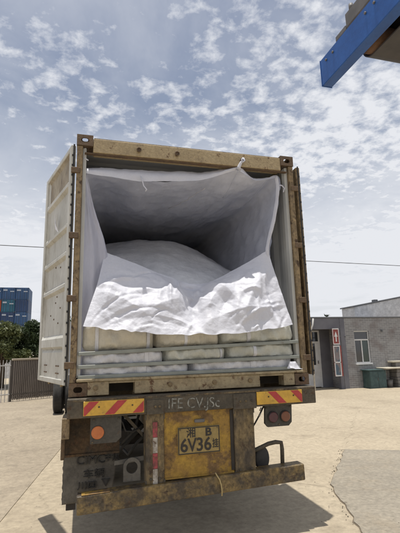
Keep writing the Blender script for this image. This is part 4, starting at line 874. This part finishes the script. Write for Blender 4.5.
tree('broadleaf_tree', 'dark green shrub filling the gap low behind the ribbed fence', -4.4, 22.6, 3.6, 1.2, 'leafB', 4)
tree('broadleaf_tree', 'dark green tree half hidden behind the container door', -1.6, 22.0, 4.1, 1.3, 'leafB', 5, 3000)

# stacked containers far behind
cols = [(-21.6, 'a'), (-19.1, 'b'), (-16.62, 'c'), (-14.14, 'd')]
pal = [['navy', 'blue2', 'blue2', 'blue2'], ['blue2', 'red', 'teal', 'navy'], ['navy', 'violet', 'navy', 'blue2'], ['blue2', 'navy', 'blue2', 'navy'], ['navy', 'blue2', 'red', 'navy'], ['blue2', 'navy', 'navy', 'blue2']]
rn = ['top', 'second', 'third', 'fourth', 'fifth', 'bottom']; cn = ['leftmost', 'second from left', 'third from left', 'rightmost']
words = dict(navy='navy blue', blue2='mid blue', teal='teal blue', violet='violet blue', red='orange-red')
for ri in range(6):
    zt = 14.7-ri*2.45
    for ci, (x0, _) in enumerate(cols):
        if ci == 0 and ri > 3: pass
        colr = pal[ri][ci]; xx = x0+.02; z0 = zt-2.45
        o = thing('stacked_container', '%s container, %s row, %s column of the far stack behind the trees' % (words[colr], rn[ri], cn[ci]), 'shipping container', (xx+1.2, 85.5, z0), 'far stack of containers')
        box('body', xx, xx+2.42, 85.12, 91.1, z0+.005, z0+2.445, 'c_'+colr, o, .02)
        for s3 in (0, 1): box('end_door', xx+.09+s3*1.13, xx+.09+s3*1.13+1.10, 85.07, 85.119, z0+.15, z0+2.3, 'c_'+colr, o, .02)
        for q_ in (.35, .85, 1.55, 2.05): box('lock_rod', xx+q_-.03, xx+q_+.03, 85.0, 85.069, z0+.12, z0+2.33, 'c_dark', o, .01)
        for zz in (z0+.01, z0+2.3):
            for s3 in (0, 2.2): box('corner_casting', xx+s3, xx+s3+.2, 85.02, 85.119, zz, zz+.13, 'c_dark', o, .01)
        if ri in (0, 2) or (ri+ci) % 3 == 0: box('marking', xx+.2, xx+.95, 84.985, 84.999, z0+1.75, z0+2.05, 'c_mark', o, .002); box('marking', xx+1.45, xx+2.2, 84.985, 84.999, z0+1.55, z0+1.75, 'c_mark', o, .002)

# power line
a, b = Vector((-14, 24, 8.65)), Vector((34, 24, 7.9)); pts_ = []
for k in range(41):
    t = k/40; p_ = a.lerp(b, t); p_.z += -.0*math.sin(math.pi*t); pts_.append(p_)
o = tube('power_line', pts_, .022, 'wire', None, 6); tag(o, 'thin dark overhead cable crossing the sky behind the container', 'cable')
for p_, lab in ((a, 'concrete pole carrying the cable on the left, outside the view'), (b, 'concrete pole carrying the cable on the right, outside the view')):
    o = tube('utility_pole', [(p_.x, p_.y, 0), (p_.x, p_.y, p_.z+.3)], .14, 'pole', None, 10, [.17, .11]); tag(o, lab, 'pole', 'utility poles')
# a thinner foliage line and far wall closing the yard
fw_ = box('yard_wall', -60, 60, 30, 30.2, 0, 1.3, 'whitewall', None, 0); tag(fw_, 'low pale yard wall far behind the building and trees', 'wall')
